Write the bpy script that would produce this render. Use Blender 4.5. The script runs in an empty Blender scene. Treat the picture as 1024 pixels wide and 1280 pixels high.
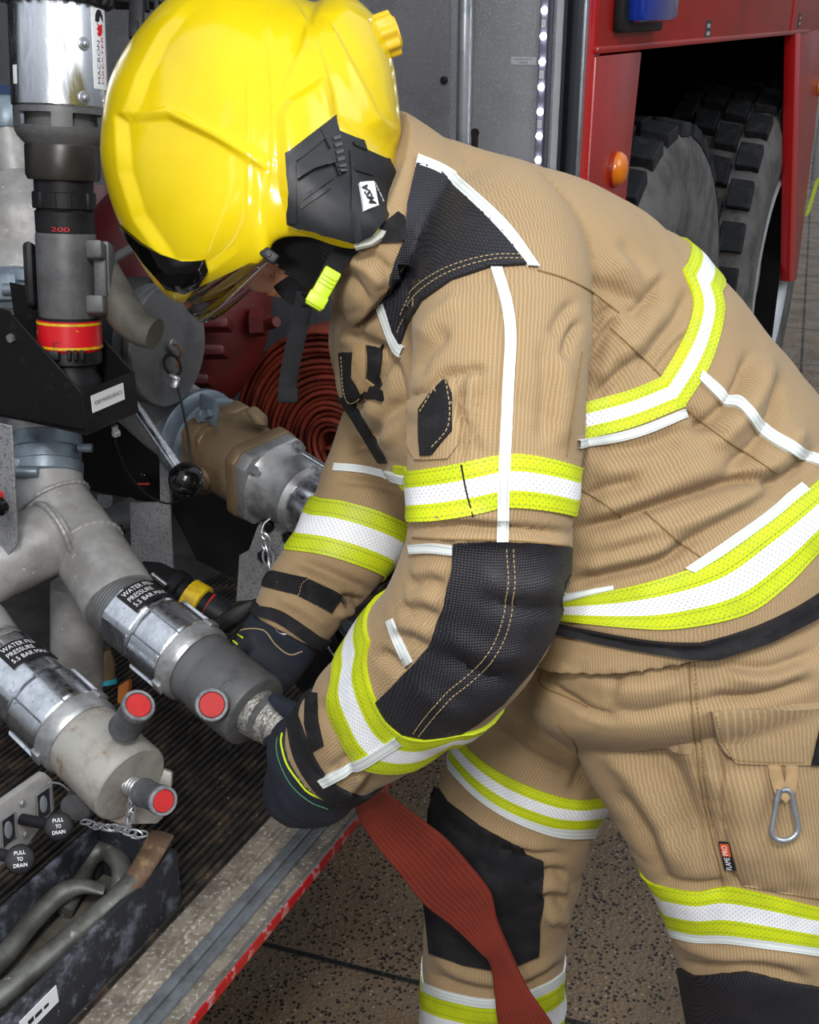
import bpy, bmesh, math, random
import numpy as np
from mathutils import Vector, Matrix, noise
from mathutils.bvhtree import BVHTree
random.seed(7); np.random.seed(7)
V = Vector
S = bpy.context.scene
COL = S.collection
# ------------------------------------------------------------------ camera
FPX = 1450.0
TILT = math.radians(23.32)
CT, ST = math.cos(TILT), math.sin(TILT)
CAMH = 1.62
CAM = V((0, 0, CAMH))
cam = bpy.data.cameras.new('camera'); cam_o = bpy.data.objects.new('camera', cam); COL.objects.link(cam_o)
cam.sensor_fit = 'VERTICAL'; cam.sensor_height = 36.0; cam.lens = 36.0 * FPX / 1280.0
cam.clip_start = 0.02; cam.clip_end = 200
cam_o.location = CAM; cam_o.rotation_euler = (math.pi / 2 - TILT, 0, 0)
S.camera = cam_o
CR, CU, CF = V((1, 0, 0)), V((0, ST, CT)), V((0, CT, -ST))
def ray(px, py):
    return CF + CR * ((px - 512) / FPX) - CU * ((py - 640) / FPX)
def P(px, py, d):            # a photo direction at a real depth in metres
    return CAM + ray(px, py) * d
def Ppl(px, py, p0, n):      # where that direction meets a plane
    r = ray(px, py); return CAM + r * ((p0 - CAM).dot(n) / r.dot(n))
def proj(p):
    q = p - CAM; d = q.dot(CF)
    return 512 + FPX * q.dot(CR) / d, 640 - FPX * q.dot(CU) / d, d
# ------------------------------------------------------------------ truck frame
YAW = math.radians(25.8)
TU = V((math.sin(YAW), math.cos(YAW), 0)); TV = V((-math.cos(YAW), math.sin(YAW), 0)); TW = V((0, 0, 1))
TO = V((-0.0715, 1.281, 0))
DECK = 0.62
def T(t, s, z): return TO + TU * t + TV * s + TW * z
def PS(px, py, s): return Ppl(px, py, T(0, s, 0), TV)
def PTt(px, py, t): return Ppl(px, py, T(t, 0, 0), TU)
def PZ(px, py, z): return Ppl(px, py, V((0, 0, z)), TW)
def tsz(p):
    q = p - TO; return q.dot(TU), q.dot(TV), q.z
# ------------------------------------------------------------------ objects
ORG = {}
def tag(o, label=None, cat=None, group=None, kind=None):
    if label: o['label'] = label
    if cat: o['category'] = cat
    if group: o['group'] = group
    if kind: o['kind'] = kind
    return o
def thing(name, label, cat, loc, group=None):
    o = bpy.data.objects.new(name, None); COL.objects.link(o); o.location = loc
    o.empty_display_size = 0.05
    ORG[o.name] = V(loc); tag(o, label, cat, group); return o
def obj(name, geos, mat, parent=None, sharp=38, smooth=True, loc=None, uvs=None, attrs=None):
    """geos: list of (verts, faces) in world space -> ONE mesh object"""
    if isinstance(geos, tuple): geos = [geos]
    vs, fs = [], []
    for v, f in geos:
        b = len(vs); vs.extend([V(p) for p in v]); fs.extend([[i + b for i in q] for q in f])
    org = ORG[parent.name] if parent else (V(loc) if loc is not None else V((0, 0, 0)))
    me = bpy.data.meshes.new(name)
    me.from_pydata([p - org for p in vs], [], fs)
    if uvs is not None:
        ul = me.uv_layers.new(name='UVMap')
        idx = np.empty(len(me.loops), dtype=np.int32); me.loops.foreach_get('vertex_index', idx)
        ul.data.foreach_set('uv', np.asarray(uvs, dtype=np.float32)[idx].ravel())
    if attrs:
        for k, a in attrs.items():
            at = me.attributes.new(k, 'FLOAT', 'POINT'); at.data.foreach_set('value', np.asarray(a, dtype=np.float32))
    me.update(); 
    if smooth:
        me.polygons.foreach_set('use_smooth', [True] * len(me.polygons))
        if sharp: me.set_sharp_from_angle(angle=math.radians(sharp))
    bm = bmesh.new(); bm.from_mesh(me)
    if uvs is None: bmesh.ops.recalc_face_normals(bm, faces=bm.faces)
    bm.to_mesh(me); bm.free()
    for m in (mat if isinstance(mat, (list, tuple)) else [mat]): me.materials.append(m)
    o = bpy.data.objects.new(name, me); COL.objects.link(o)
    if parent: o.parent = parent
    else: o.location = org
    ORG[o.name] = org
    return o
def copytree(o, delta, parent=None):
    c = o.copy(); COL.objects.link(c); ORG[c.name] = ORG[o.name]
    if parent: c.parent = parent
    else: c.location = o.location + delta; ORG[c.name] = ORG[o.name] + delta
    for ch in list(o.children): copytree(ch, delta, c)
    return c
# ------------------------------------------------------------------ shapes
def basis(ax, ref=None):
    ax = V(ax).normalized()
    r = V(ref) if ref is not None else (V((0, 0, 1)) if abs(ax.z) < 0.9 else V((1, 0, 0)))
    e1 = (r - ax * r.dot(ax)).normalized(); return ax, e1, ax.cross(e1)
def lathe(A, ax, prof, n=40, ref=None, sides=None, caps=True):
    """prof: (distance along axis, radius) ; sides: optional list of flat counts per station"""
    ax, e1, e2 = basis(ax, ref); v, f = [], []
    for (h, r) in prof:
        for k in range(n):
            a = 2 * math.pi * k / n
            v.append(V(A) + ax * h + (e1 * math.cos(a) + e2 * math.sin(a)) * r)
    m = len(prof)
    for i in range(m - 1):
        for k in range(n):
            k2 = (k + 1) % n; f.append([i * n + k, i * n + k2, (i + 1) * n + k2, (i + 1) * n + k])
    if caps:
        f.append(list(range(n - 1, -1, -1))); f.append([(m - 1) * n + k for k in range(n)])
    return v, f
def lobed(A, ax, h0, h1, rfun, n=120, ref=None):
    """cylinder with radius depending on the angle (lugs, hexagons)"""
    ax, e1, e2 = basis(ax, ref); v, f = [], []
    for hh, sc in ((h0, .965), (h0 + .06 * (h1 - h0), 1), (h1 - .06 * (h1 - h0), 1), (h1, .965)):
        for k in range(n):
            a = 2 * math.pi * k / n; r = rfun(a) * sc
            v.append(V(A) + ax * hh + (e1 * math.cos(a) + e2 * math.sin(a)) * r)
    for i in range(3):
        for k in range(n):
            k2 = (k + 1) % n; f.append([i * n + k, i * n + k2, (i + 1) * n + k2, (i + 1) * n + k])
    f.append(list(range(n - 1, -1, -1))); f.append([3 * n + k for k in range(n)])
    return v, f
def hexr(r, m=6, ph=0.0, rnd=0.03):
    def g(a):
        x = ((a + ph) % (2 * math.pi / m)) - math.pi / m
        return min(r * math.cos(math.pi / m) / math.cos(x), r * (1 - rnd))
    return g
def tube(pts, rad, n=14, caps=True, flat=None, ref=None):
    """pts world points; rad number or list; flat=(factor, refdir) squashes the section"""
    pts = [V(p) for p in pts]; m = len(pts); v, f = [], []
    rads = rad if isinstance(rad, (list, tuple)) else [rad] * m
    up = None
    for i, p in enumerate(pts):
        tg = (pts[min(i + 1, m - 1)] - pts[max(i - 1, 0)]).normalized()
        if up is None:
            r0 = V(ref) if ref is not None else (V((0, 0, 1)) if abs(tg.z) < .9 else V((1, 0, 0)))
            up = (r0 - tg * r0.dot(tg)).normalized()
        else:
            up = (up - tg * up.dot(tg)).normalized()
        b = tg.cross(up)
        ra = rads[i]; ra = ra if isinstance(ra, tuple) else (ra, ra)
        for k in range(n):
            a = 2 * math.pi * k / n
            v.append(p + up * (math.cos(a) * ra[0]) + b * (math.sin(a) * ra[1]))
    for i in range(m - 1):
        for k in range(n):
            k2 = (k + 1) % n; f.append([i * n + k, i * n + k2, (i + 1) * n + k2, (i + 1) * n + k])
    if caps:
        f.append(list(range(n - 1, -1, -1))); f.append([(m - 1) * n + k for k in range(n)])
    return v, f
def spline(pts, n):
    """Catmull-Rom through points (Vectors or tuples of floats) -> n samples"""
    a = np.array([list(p) for p in pts], dtype=float); m = len(a)
    q = np.vstack([2 * a[0] - a[1], a, 2 * a[-1] - a[-2]]); out = []
    for x in np.linspace(0, m - 1, n):
        i = min(int(x), m - 2); t = x - i
        p0, p1, p2, p3 = q[i], q[i + 1], q[i + 2], q[i + 3]
        out.append(.5 * (2 * p1 + (p2 - p0) * t + (2 * p0 - 5 * p1 + 4 * p2 - p3) * t * t + (3 * p1 - p0 - 3 * p2 + p3) * t ** 3))
    return np.array(out)
def svec(pts, n): return [V(p) for p in spline(pts, n)]
def bevelled(v, f, w, seg=2):
    bm = bmesh.new(); vv = [bm.verts.new(p) for p in v]
    for q in f: bm.faces.new([vv[i] for i in q])
    bmesh.ops.recalc_face_normals(bm, faces=bm.faces)
    es = [e for e in bm.edges if len(e.link_faces) == 2 and e.calc_face_angle(0) > .5]
    if w > 0: bmesh.ops.bevel(bm, geom=es, offset=w, segments=seg, affect='EDGES', profile=.5)
    bm.verts.index_update()
    r = ([x.co.copy() for x in bm.verts], [[x.index for x in q.verts] for q in bm.faces]); bm.free(); return r
def hexa(c8, bev=0.0, seg=2):
    """eight corners: bottom 4 ccw, top 4 ccw"""
    f = [[3, 2, 1, 0], [4, 5, 6, 7], [0, 1, 5, 4], [1, 2, 6, 5], [2, 3, 7, 6], [3, 0, 4, 7]]
    return bevelled([V(p) for p in c8], f, bev, seg) if bev else ([V(p) for p in c8], f)
def tbox(t0, t1, s0, s1, z0, z1, bev=0.0):
    return hexa([T(t0, s0, z0), T(t1, s0, z0), T(t1, s1, z0), T(t0, s1, z0), T(t0, s0, z1), T(t1, s0, z1), T(t1, s1, z1), T(t0, s1, z1)], bev)
def obox(c, ax, ay, az, hx, hy, hz, bev=0.0):
    c = V(c); ax, ay, az = V(ax).normalized() * hx, V(ay).normalized() * hy, V(az).normalized() * hz
    return hexa([c - ax - ay - az, c + ax - ay - az, c + ax + ay - az, c - ax + ay - az, c - ax - ay + az, c + ax - ay + az, c + ax + ay + az, c - ax + ay + az], bev)
def prism(poly, off, bev=0.0, seg=2):
    """closed world polygon extruded by the vector off"""
    n = len(poly); off = V(off); v = [V(p) for p in poly] + [V(p) + off for p in poly]
    f = [list(range(n - 1, -1, -1)), list(range(n, 2 * n))] + [[k, (k + 1) % n, n + (k + 1) % n, n + k] for k in range(n)]
    return bevelled(v, f, bev, seg) if bev else (v, f)
def ball(c, r, n=24, m=14, sc=(1, 1, 1), axes=None):
    ax = axes or (V((1, 0, 0)), V((0, 1, 0)), V((0, 0, 1)))
    v, f = [], []
    for i in range(m + 1):
        th = math.pi * i / m
        for k in range(n):
            a = 2 * math.pi * k / n
            v.append(V(c) + ax[0] * (r * sc[0] * math.sin(th) * math.cos(a)) + ax[1] * (r * sc[1] * math.sin(th) * math.sin(a)) + ax[2] * (r * sc[2] * math.cos(th)))
    for i in range(m):
        for k in range(n):
            k2 = (k + 1) % n; f.append([i * n + k, (i + 1) * n + k, (i + 1) * n + k2, i * n + k2])
    bm = bmesh.new(); vv = [bm.verts.new(p) for p in v]
    for q in f: bm.faces.new([vv[i] for i in q])
    bmesh.ops.remove_doubles(bm, verts=bm.verts, dist=r * 1e-4); bm.verts.index_update()
    o = ([x.co.copy() for x in bm.verts], [[x.index for x in q.verts] for q in bm.faces]); bm.free(); return o
def torus(c, ax, R, r, n=32, m=10, a0=0, a1=2 * math.pi, ref=None, sc=(1, 1)):
    ax, e1, e2 = basis(ax, ref)
    full = abs(a1 - a0 - 2 * math.pi) < 1e-6
    pts = [V(c) + (e1 * math.cos(a) * sc[0] + e2 * math.sin(a) * sc[1]) * R for a in np.linspace(a0, a1, n + 1)]
    v, f = tube(pts, r, m, caps=not full, ref=ax); return v, f
def chain(p0, p1, nl, lw, r, sag=0.0):
    g = []; p0, p1 = V(p0), V(p1)
    for i in range(nl):
        a = (i + .5) / nl; c = p0.lerp(p1, a) - V((0, 0, sag * 4 * a * (1 - a)))
        d = (p1 - p0).normalized(); ax, e1, e2 = basis(d)
        nn = e1 if i % 2 else e2
        nn = (nn + V((random.uniform(-.3, .3), random.uniform(-.3, .3), random.uniform(-.3, .3)))).normalized()
        g.append(torus(c, nn, lw, r, 16, 6, ref=d, sc=(1.45, .85)))
    return g
def text_geo(txt, origin, xdir, ydir, size, ext=0.0004, align='CENTER', wmax=None, spacing=1.0, line=1.0, bold=0.0):
    cu = bpy.data.curves.new('t', 'FONT'); cu.body = txt; cu.size = 1.0; cu.align_x = align; cu.align_y = 'CENTER'
    cu.resolution_u = 3; cu.space_character = spacing; cu.space_line = line; cu.offset = bold
    o = bpy.data.objects.new('t', cu); COL.objects.link(o)
    bpy.context.view_layer.update()
    me = bpy.data.meshes.new_from_object(o.evaluated_get(bpy.context.evaluated_depsgraph_get()))
    v = [p.co.copy() for p in me.vertices]; f = [list(p.vertices) for p in me.polygons]
    bpy.data.objects.remove(o); bpy.data.curves.remove(cu); bpy.data.meshes.remove(me)
    sx = size
    if wmax and v:
        w = max(p.x for p in v) - min(p.x for p in v)
        sx = wmax / w if w else size
    xd, yd = V(xdir).normalized(), V(ydir).normalized(); nz = xd.cross(yd)
    return [V(origin) + xd * (p.x * sx) + yd * (p.y * size) + nz * ext for p in v], f
def wrap_text(txt, A, ax, R, h, ang, size, wmax, ref, flip=1, ext=.0006, dy=0, along=True):
    """text laid on a cylinder about axis (A, ax): reading direction round the barrel or along it"""
    v, f = text_geo(txt, V((0, 0, 0)), V((1, 0, 0)), V((0, 1, 0)), size, 0, wmax=wmax)
    ax, e1, e2 = basis(ax, ref); out = []
    for p in v:
        if along: hh, cc = h + p.x * flip, p.y * flip + dy
        else: hh, cc = h + (p.y + dy) * flip, -p.x * flip
        a = ang + cc / R
        out.append(V(A) + ax * hh + (e1 * math.cos(a) + e2 * math.sin(a)) * (R + ext))
    return out, f
def cyl_patch(A, ax, R, h0, h1, a0, a1, ref, n=12, th=.0005):
    ax, e1, e2 = basis(ax, ref); v, f = [], []
    for rr in (R + th, R - .001):
        for h in (h0, h1):
            for k in range(n + 1):
                a = a0 + (a1 - a0) * k / n; v.append(V(A) + ax * h + (e1 * math.cos(a) + e2 * math.sin(a)) * rr)
    m = n + 1
    for k in range(n):
        f.append([k, k + 1, m + k + 1, m + k]); f.append([2 * m + k, 3 * m + k, 3 * m + k + 1, 2 * m + k + 1])
        f.append([k, 2 * m + k, 2 * m + k + 1, k + 1]); f.append([m + k, m + k + 1, 3 * m + k + 1, 3 * m + k])
    f.append([0, m, 3 * m, 2 * m]); f.append([n, 2 * m + n, 3 * m + n, m + n])
    return v, f
# ------------------------------------------------------------------ materials
def lin(c):
    c = c / 255.0; return c / 12.92 if c <= .04045 else ((c + .055) / 1.055) ** 2.4
def rgb(r, g, b): return (lin(r), lin(g), lin(b), 1)
class NT:
    def __init__(s, name):
        s.m = bpy.data.materials.new(name); s.m.use_nodes = True; s.t = s.m.node_tree; s.b = s.t.nodes['Principled BSDF']; s.L = s.t.links.new
    def n(s, ty, **k):
        x = s.t.nodes.new(ty)
        for a, b in k.items():
            if a == 'inp':
                for i, q in b.items():
                    if hasattr(q, 'is_output') or isinstance(q, bpy.types.NodeSocket): s.L(q, x.inputs[i])
                    else: x.inputs[i].default_value = q
            else: setattr(x, a, b)
        return x
    def math(s, op, a, b=0.0, c=None, clamp=False):
        i = {0: a, 1: b}
        if c is not None: i[2] = c
        return s.n('ShaderNodeMath', operation=op, use_clamp=clamp, inp=i).outputs[0]
    def mix(s, fac, a, b, mode='MIX'):
        x = s.n('ShaderNodeMix', data_type='RGBA', blend_type=mode, inp={0: fac, 6: a, 7: b}); return x.outputs[2]
    def obj(s): return s.n('ShaderNodeTexCoord').outputs['Object']
    def noise(s, scale, detail=3.0, vec=None, rough=.55, dist=0.0):
        x = s.n('ShaderNodeTexNoise', inp={'Scale': scale, 'Detail': detail, 'Roughness': rough, 'Distortion': dist}); s.L(vec if vec is not None else s.obj(), x.inputs['Vector']); return x.outputs['Fac']
    def ramp(s, f, lo, hi, a=0.0, b=1.0):
        return s.n('ShaderNodeMapRange', interpolation_type='SMOOTHSTEP', inp={0: f, 1: lo, 2: hi, 3: a, 4: b}).outputs[0]
    def bump(s, h, st, dist=.001, nrm=None):
        i = {'Height': h, 'Strength': st, 'Distance': dist}
        x = s.n('ShaderNodeBump', inp=i)
        if nrm: s.L(nrm, x.inputs['Normal'])
        return x.outputs[0]
    def set(s, **k):
        for a, q in k.items():
            a = a.replace('_', ' ')
            if isinstance(q, bpy.types.NodeSocket): s.L(q, s.b.inputs[a])
            else: s.b.inputs[a].default_value = q
        return s.m
def pbr(name, c, rough=.5, metal=0.0, c2=None, scale=14, thr=(.45, .62), bump=0.0, bscale=180, rvar=.0, spec=None, speck=None):
    t = NT(name); col = rgb(*c)
    if c2 is not None:
        f = t.ramp(t.noise(scale, 6, rough=.65), *thr); out = t.mix(f, col, rgb(*c2))
    else:
        f = t.noise(scale, 4); d = tuple(x * .82 for x in col[:3]) + (1,); out = t.mix(f, d, tuple(min(1, x * 1.1) for x in col[:3]) + (1,))
    if speck is not None:   # fine specks (colour, scale, lo, hi)
        g = t.ramp(t.noise(speck[1], 2), speck[2], speck[3]); out = t.mix(g, out, rgb(*speck[0]))
    t.set(Base_Color=out, Metallic=metal)
    r = t.ramp(t.noise(scale * 2.3, 5), .35, .7, max(.02, rough - rvar), min(1, rough + rvar)) if rvar else rough
    t.set(Roughness=r)
    if spec is None and max(c) < 60 and metal < .3: spec = .25
    if spec is not None: t.set(Specular_IOR_Level=spec)
    if bump: t.set(Normal=t.bump(t.noise(bscale, 4), bump, .002))
    return t.m
def plain(name, c, rough=.5, metal=0.0):
    t = NT(name)
    if rough > .7: t.set(Specular_IOR_Level=.2)
    return t.set(Base_Color=rgb(*c), Roughness=rough, Metallic=metal)
M = {}
# ================================================================== truck, ground
M['red'] = pbr('red_paint', (164, 30, 24), .28, 0, (138, 26, 20), 5, (.4, .75), spec=.6)
M['redbright'] = pbr('red_trim', (200, 20, 24), .3, 0)
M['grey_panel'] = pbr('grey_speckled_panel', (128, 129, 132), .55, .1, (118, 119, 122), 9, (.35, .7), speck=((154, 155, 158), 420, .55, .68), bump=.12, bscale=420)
M['grey_light'] = pbr('light_grey_edge', (150, 152, 156), .5, .2)
M['alu'] = pbr('aluminium', (176, 180, 186), .34, .75, (140, 145, 152), 20, (.4, .7))
M['dark_frame'] = pbr('dark_channel', (46, 52, 60), .4, .3)
M['black'] = pbr('black_plastic', (24, 24, 26), .5, 0, (34, 34, 37), 30, bump=.08)
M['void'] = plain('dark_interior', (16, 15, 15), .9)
M['rubber'] = pbr('tyre_rubber', (34, 35, 38), .75, 0, (52, 52, 54), 26, (.45, .7), bump=.25, bscale=90)
M['mud'] = pbr('dusty_sidewall', (104, 101, 98), .9, 0, (70, 69, 68), 9, (.38, .66), bump=.4, bscale=60)
M['rim'] = pbr('steel_rim', (190, 192, 196), .42, .35)
M['led'] = NT('led_diode').set(Base_Color=(1, 1, 1, 1), Emission_Color=(.93, .96, 1, 1), Emission_Strength=42)
M['amber'] = NT('amber_lens').set(Base_Color=rgb(236, 128, 8), Roughness=.22, Transmission_Weight=.15, Coat_Weight=.5)
M['blue_lens'] = NT('blue_lens').set(Base_Color=rgb(10, 50, 150), Roughness=.1, Coat_Weight=.6)
M['label'] = pbr('white_label', (226, 228, 230), .5)
M['label_grey'] = pbr('grey_label', (168, 170, 174), .5)
M['ink'] = plain('black_print', (22, 22, 24), .6)
M['inkred'] = plain('red_print', (196, 22, 30), .6)
M['inkwhite'] = plain('white_print', (235, 235, 235), .6)
M['lime'] = plain('lime_tape', (205, 226, 30), .5)

# ground: exposed-aggregate slabs with joints
def ground_mat():
    t = NT('aggregate_slabs'); o = t.obj()
    a = PZ(330, 1180, 0); b = PZ(590, 1245, 0); d = (b - a).normalized(); nrm = V((-d.y, d.x, 0))
    sep = t.n('ShaderNodeSeparateXYZ', inp={0: o})
    def axis(n, off, size):
        x = t.math('ADD', t.math('MULTIPLY', sep.outputs[0], n.x / size), t.math('MULTIPLY', sep.outputs[1], n.y / size))
        x = t.math('SUBTRACT', x, off / size); fr = t.math('FRACT', x)
        return t.math('MULTIPLY', t.math('MINIMUM', fr, t.math('SUBTRACT', 1.0, fr)), size)
    j1 = axis(nrm, a.dot(nrm), .74); j2 = axis(d, b.dot(d) + .5, 1.3)
    jd = t.math('MINIMUM', j1, j2); jm = t.ramp(jd, .003, .009, 1, 0)
    vor = t.n('ShaderNodeTexVoronoi', inp={'Scale': 120.0, 'Randomness': 1.0}); t.L(o, vor.inputs['Vector'])
    wn = t.n('ShaderNodeTexWhiteNoise', noise_dimensions='3D'); t.L(vor.outputs['Position'], wn.inputs['Vector'])
    big = t.noise(2.2, 6); fine = t.noise(300, 3)
    base = t.mix(t.ramp(big, .35, .65), rgb(132, 110, 84), rgb(112, 93, 72))
    base = t.mix(t.ramp(fine, .35, .7), base, rgb(80, 67, 55))
    dens = t.ramp(t.noise(13, 4), .36, .60, .18, .72)
    isd = t.math('LESS_THAN', wn.outputs['Value'], dens)
    edge = t.ramp(vor.outputs['Distance'], .30, .52, 1, 0)
    base = t.mix(t.math('MULTIPLY', isd, edge), base, rgb(30, 27, 25))
    lt = t.math('MULTIPLY', t.math('GREATER_THAN', wn.outputs['Value'], .90), t.ramp(vor.outputs['Distance'], .2, .36, 1, 0))
    base = t.mix(lt, base, rgb(150, 138, 120))
    base = t.mix(jm, base, rgb(20, 17, 15))
    h = t.math('SUBTRACT', t.math('SUBTRACT', 1.0, vor.outputs['Distance']), t.math('MULTIPLY', jm, 3.0))
    t.set(Base_Color=base, Roughness=t.ramp(t.noise(6, 4), .35, .7, .45, .8), Normal=t.bump(h, .5, .004))
    return t.m
gr = obj('floor', ([V((-30, -12, 0)), V((45, -12, 0)), V((45, 60, 0)), V((-30, 60, 0))], [[0, 1, 2, 3]]), ground_mat(), smooth=False); gr['kind'] = 'structure'

fe = thing('fire_engine', 'red fire engine with an open grey pump bay, deck and wheel arch', 'fire engine', T(1.2, .6, 0))
TW_ = .80                                   # where the bay's forward wall stands along the side
lt_ = lambda px, py: tsz(PS(px, py, 0))[0]
# bay forward wall
wall = obj('bay_wall', tbox(.815, .84, .03, 1.6, .60, 2.6), M['grey_panel'], fe)
obj('wall_edge_strip', tbox(.808, .815, .03, .048, .62, 2.6), M['grey_light'], fe)
q0 = tsz(PTt(560, 150, .815))[1]
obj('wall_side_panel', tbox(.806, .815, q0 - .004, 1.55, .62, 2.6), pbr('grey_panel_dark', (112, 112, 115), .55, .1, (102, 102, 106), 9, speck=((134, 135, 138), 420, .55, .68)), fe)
# light strip on that wall
s_l = tsz(PTt(679, 107, .808))[1]
strip = obj('light_strip', [tbox(.800, .815, s_l - .006, s_l + .006, .75, 2.55, .001), tbox(.810, .815, s_l - .011, s_l + .011, .75, 2.55)], plain('led_strip_body', (92, 92, 108), .4), fe)
z0 = PTt(684, 13, .800).z; z1 = PTt(674, 200, .800).z; dz = (z0 - z1) / 6
k = -7
while z0 - k * dz > .8 and k < 30:
    zz = z0 - k * dz
    if zz < 2.5: obj('diode', ball(T(.799, s_l, zz), .0052, 12, 8), M['led'], strip)
    k += 1
for k in range(-2, 8, 2): obj('strip_chip', tbox(.7985, .801, s_l - .004, s_l + .004, z0 - (k + .5) * dz - .006, z0 - (k + .5) * dz + .006), M['label_grey'], strip)
# the bay's rear post, beside the camera, carries the same light strip
obj('rear_post', tbox(-.86, -.81, .03, .11, .60, 2.6), M['grey_panel'], fe)
st2 = obj('light_strip', tbox(-.81, -.798, .045, .057, .75, 2.55, .001), bpy.data.materials['led_strip_body'], fe)
for k in range(44): obj('diode', ball(T(-.797, .051, .80 + k * .039), .0052, 12, 8), M['led'], st2)
# grab pole standing before the wall
a = PTt(582, 20, .76); st = tsz(a)
pole = obj('grab_pole', lathe(T(.76, st[1], .62), TW, [(0, .0125), (1.95, .0125)], 24), M['alu'], fe)
# wall label, holes
pa = PTt(655, 76, .8145); s_ = tsz(pa); w_ = .5 * (tsz(PTt(640, 76, .8145))[1] - tsz(PTt(672, 76, .8145))[1])
lab = obj('wall_label', tbox(.8135, .8155, s_[1] - w_, s_[1] + w_, s_[2] - .006, s_[2] + .006), M['label_grey'], fe)
obj('label_print', [text_geo('LADDER GANTRY', T(.8132, s_[1], s_[2] + .0022), -TV, TW, .0042, .0003, wmax=w_ * 1.5), text_geo('HANDLE', T(.8132, s_[1], s_[2] - .0026), -TV, TW, .0042, .0003, wmax=w_ * .7)], M['ink'], lab, smooth=False)
h1 = PTt(594, 166, .8145)
obj('bolt_hole', [lathe(h1 - TU * .0015, TU, [(0, .0075), (.003, .0075)], 20), obox(h1 - TW * .012, TV, TU, TW, .006, .0013, .013, .001)], pbr('rusty_hole', (44, 36, 30), .8, 0, (20, 18, 17), 60), fe)
h2 = PTt(556, 100, .805)
kb = obj('wall_knob', lathe(h2, -TU, [(0, .006), (.006, .006), (.008, .004)], 16), M['black'], fe)
# shutter channel and corner post (side plane s = 0)
t_red0, t_red1 = lt_(733, 2), lt_(748, 2)
obj('shutter_channel', [tbox(.80, .83, .001, .022, .62, 2.6), tbox(.772, .80, .018, .024, .62, 2.6), tbox(.765, .80, -.002, .003, .62, 2.6)], M['dark_frame'], fe)
obj('channel_lip', [tbox(.796, .806, .026, .0285, .62, 2.6), tbox(t_red0 - .014, t_red0, -.006, .004, .62, 2.6, .001)], M['alu'], fe)
obj('corner_post', [tbox(t_red0, t_red0 + .028, -.004, .02, .5, 2.6, .004), tbox(t_red0 + .028, t_red1 + .04, .004, .03, .5, 2.6, .003)], M['redbright'], fe)
tA = lt_(803, 62); tB = lt_(999, 39); zA = PS(803, 62, 0).z
tl = lt_(784, 240); zl = PS(784, 240, 0).z
tA2 = tA + (tl - tA) * (zA - .45) / (zA - zl)
obj('quarter_panel', prism([T(t_red1 + .01, 0, .45), T(t_red1 + .01, 0, zA - .003), T(tA, 0, zA - .003), T(tA2, 0, .45)], TV * .03, .004), M['red'], fe)
obj('upper_panel', [tbox(t_red1 + .01, 4.6, 0, .03, zA + .004, 2.6, .004), tbox(t_red1 + .006, tB + .2, -.004, .02, zA, zA + .012, .003)], M['red'], fe)
pt1 = lt_(990, 350); zp = PS(990, 350, 0).z
obj('forward_panel', prism([T(tB, 0, zA), PS(1034, 34, 0), PS(1023, 125, 0), PS(1008, 250, 0), PS(996, 350, 0), PS(990, 352, 0)], TV * .03, .003), M['red'], fe)
obj('arch_lip', prism([PS(995, 40, -.004), PS(1001, 40, -.004), PS(994, 352, -.004), PS(987, 352, -.004)], TV * .035, .002), M['redbright'], fe)
obj('panel_seam', tbox(lt_(992, 5), lt_(992, 5) + .03, -.003, .01, zA, 2.6, .002), M['redbright'], fe)
obj('arch_liner', [tbox(.86, 4.2, 1.2, 1.22, .3, zA + .3), tbox(.86, 4.2, .03, 1.2, zA + .28, zA + .3), tbox(tB + .45, tB + .47, .03, 1.2, .3, zA + .3), tbox(.85, .87, .03, 1.2, .3, zA + .3)], M['void'], fe)
obj('bay_roof', tbox(.05, .86, .0, 1.64, 2.6, 2.64), M['grey_light'], fe)
# chassis and cab mass beyond
obj('hull', [tbox(-.6, .80, 1.62, 1.64, .1, 2.6), tbox(.86, 4.6, .9, 1.2, .35, .7)], M['void'], fe)
# marker lamp, beacon, small plates
c = PS(769, 211, -.001)
ml = obj('marker_lamp', lathe(c, -TV, [(0, .031), (.006, .031), (.012, .029), (.018, .024), (.022, .014), (.0235, .001)], 32), M['amber'], fe)
obj('lamp_bezel', lathe(c, -TV, [(-.002, .0345), (.004, .034), (.0045, .031)], 32), plain('lamp_base', (150, 40, 20), .4), ml)
b0, b1 = PS(765, 38, 0), PS(815, 30, 0); t0, t1 = tsz(b0)[0], tsz(b1)[0]
bk = obj('blue_beacon', tbox(t0 + .03, t1, -.05, -.005, b0.z + .012, b0.z + .3, .012), M['blue_lens'], fe)
obj('beacon_base', tbox(t0, t1 + .01, -.02, 0, b0.z - .004, b0.z + .32, .006), M['black'], bk)
for (px, py, w, txt) in ((885.5, 37, .024, 'TYRE'), (1000, 26, .02, '')):
    c = PS(px, py, -.001); tt = tsz(c)
    pl = obj('data_plate', tbox(tt[0] - w, tt[0] + w, -.0015, .002, tt[2] - .02, tt[2] + .02), plain('dark_plate' + txt, (50, 54, 52), .5), fe)
    for dz_, k_ in ((.008, .55), (-.008, .65)): obj('plate_print', tbox(tt[0] - w * k_, tt[0] + w * k_, -.0019, -.0014, tt[2] + dz_ - .004, tt[2] + dz_ + .004), M['label_grey'], pl)
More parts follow.
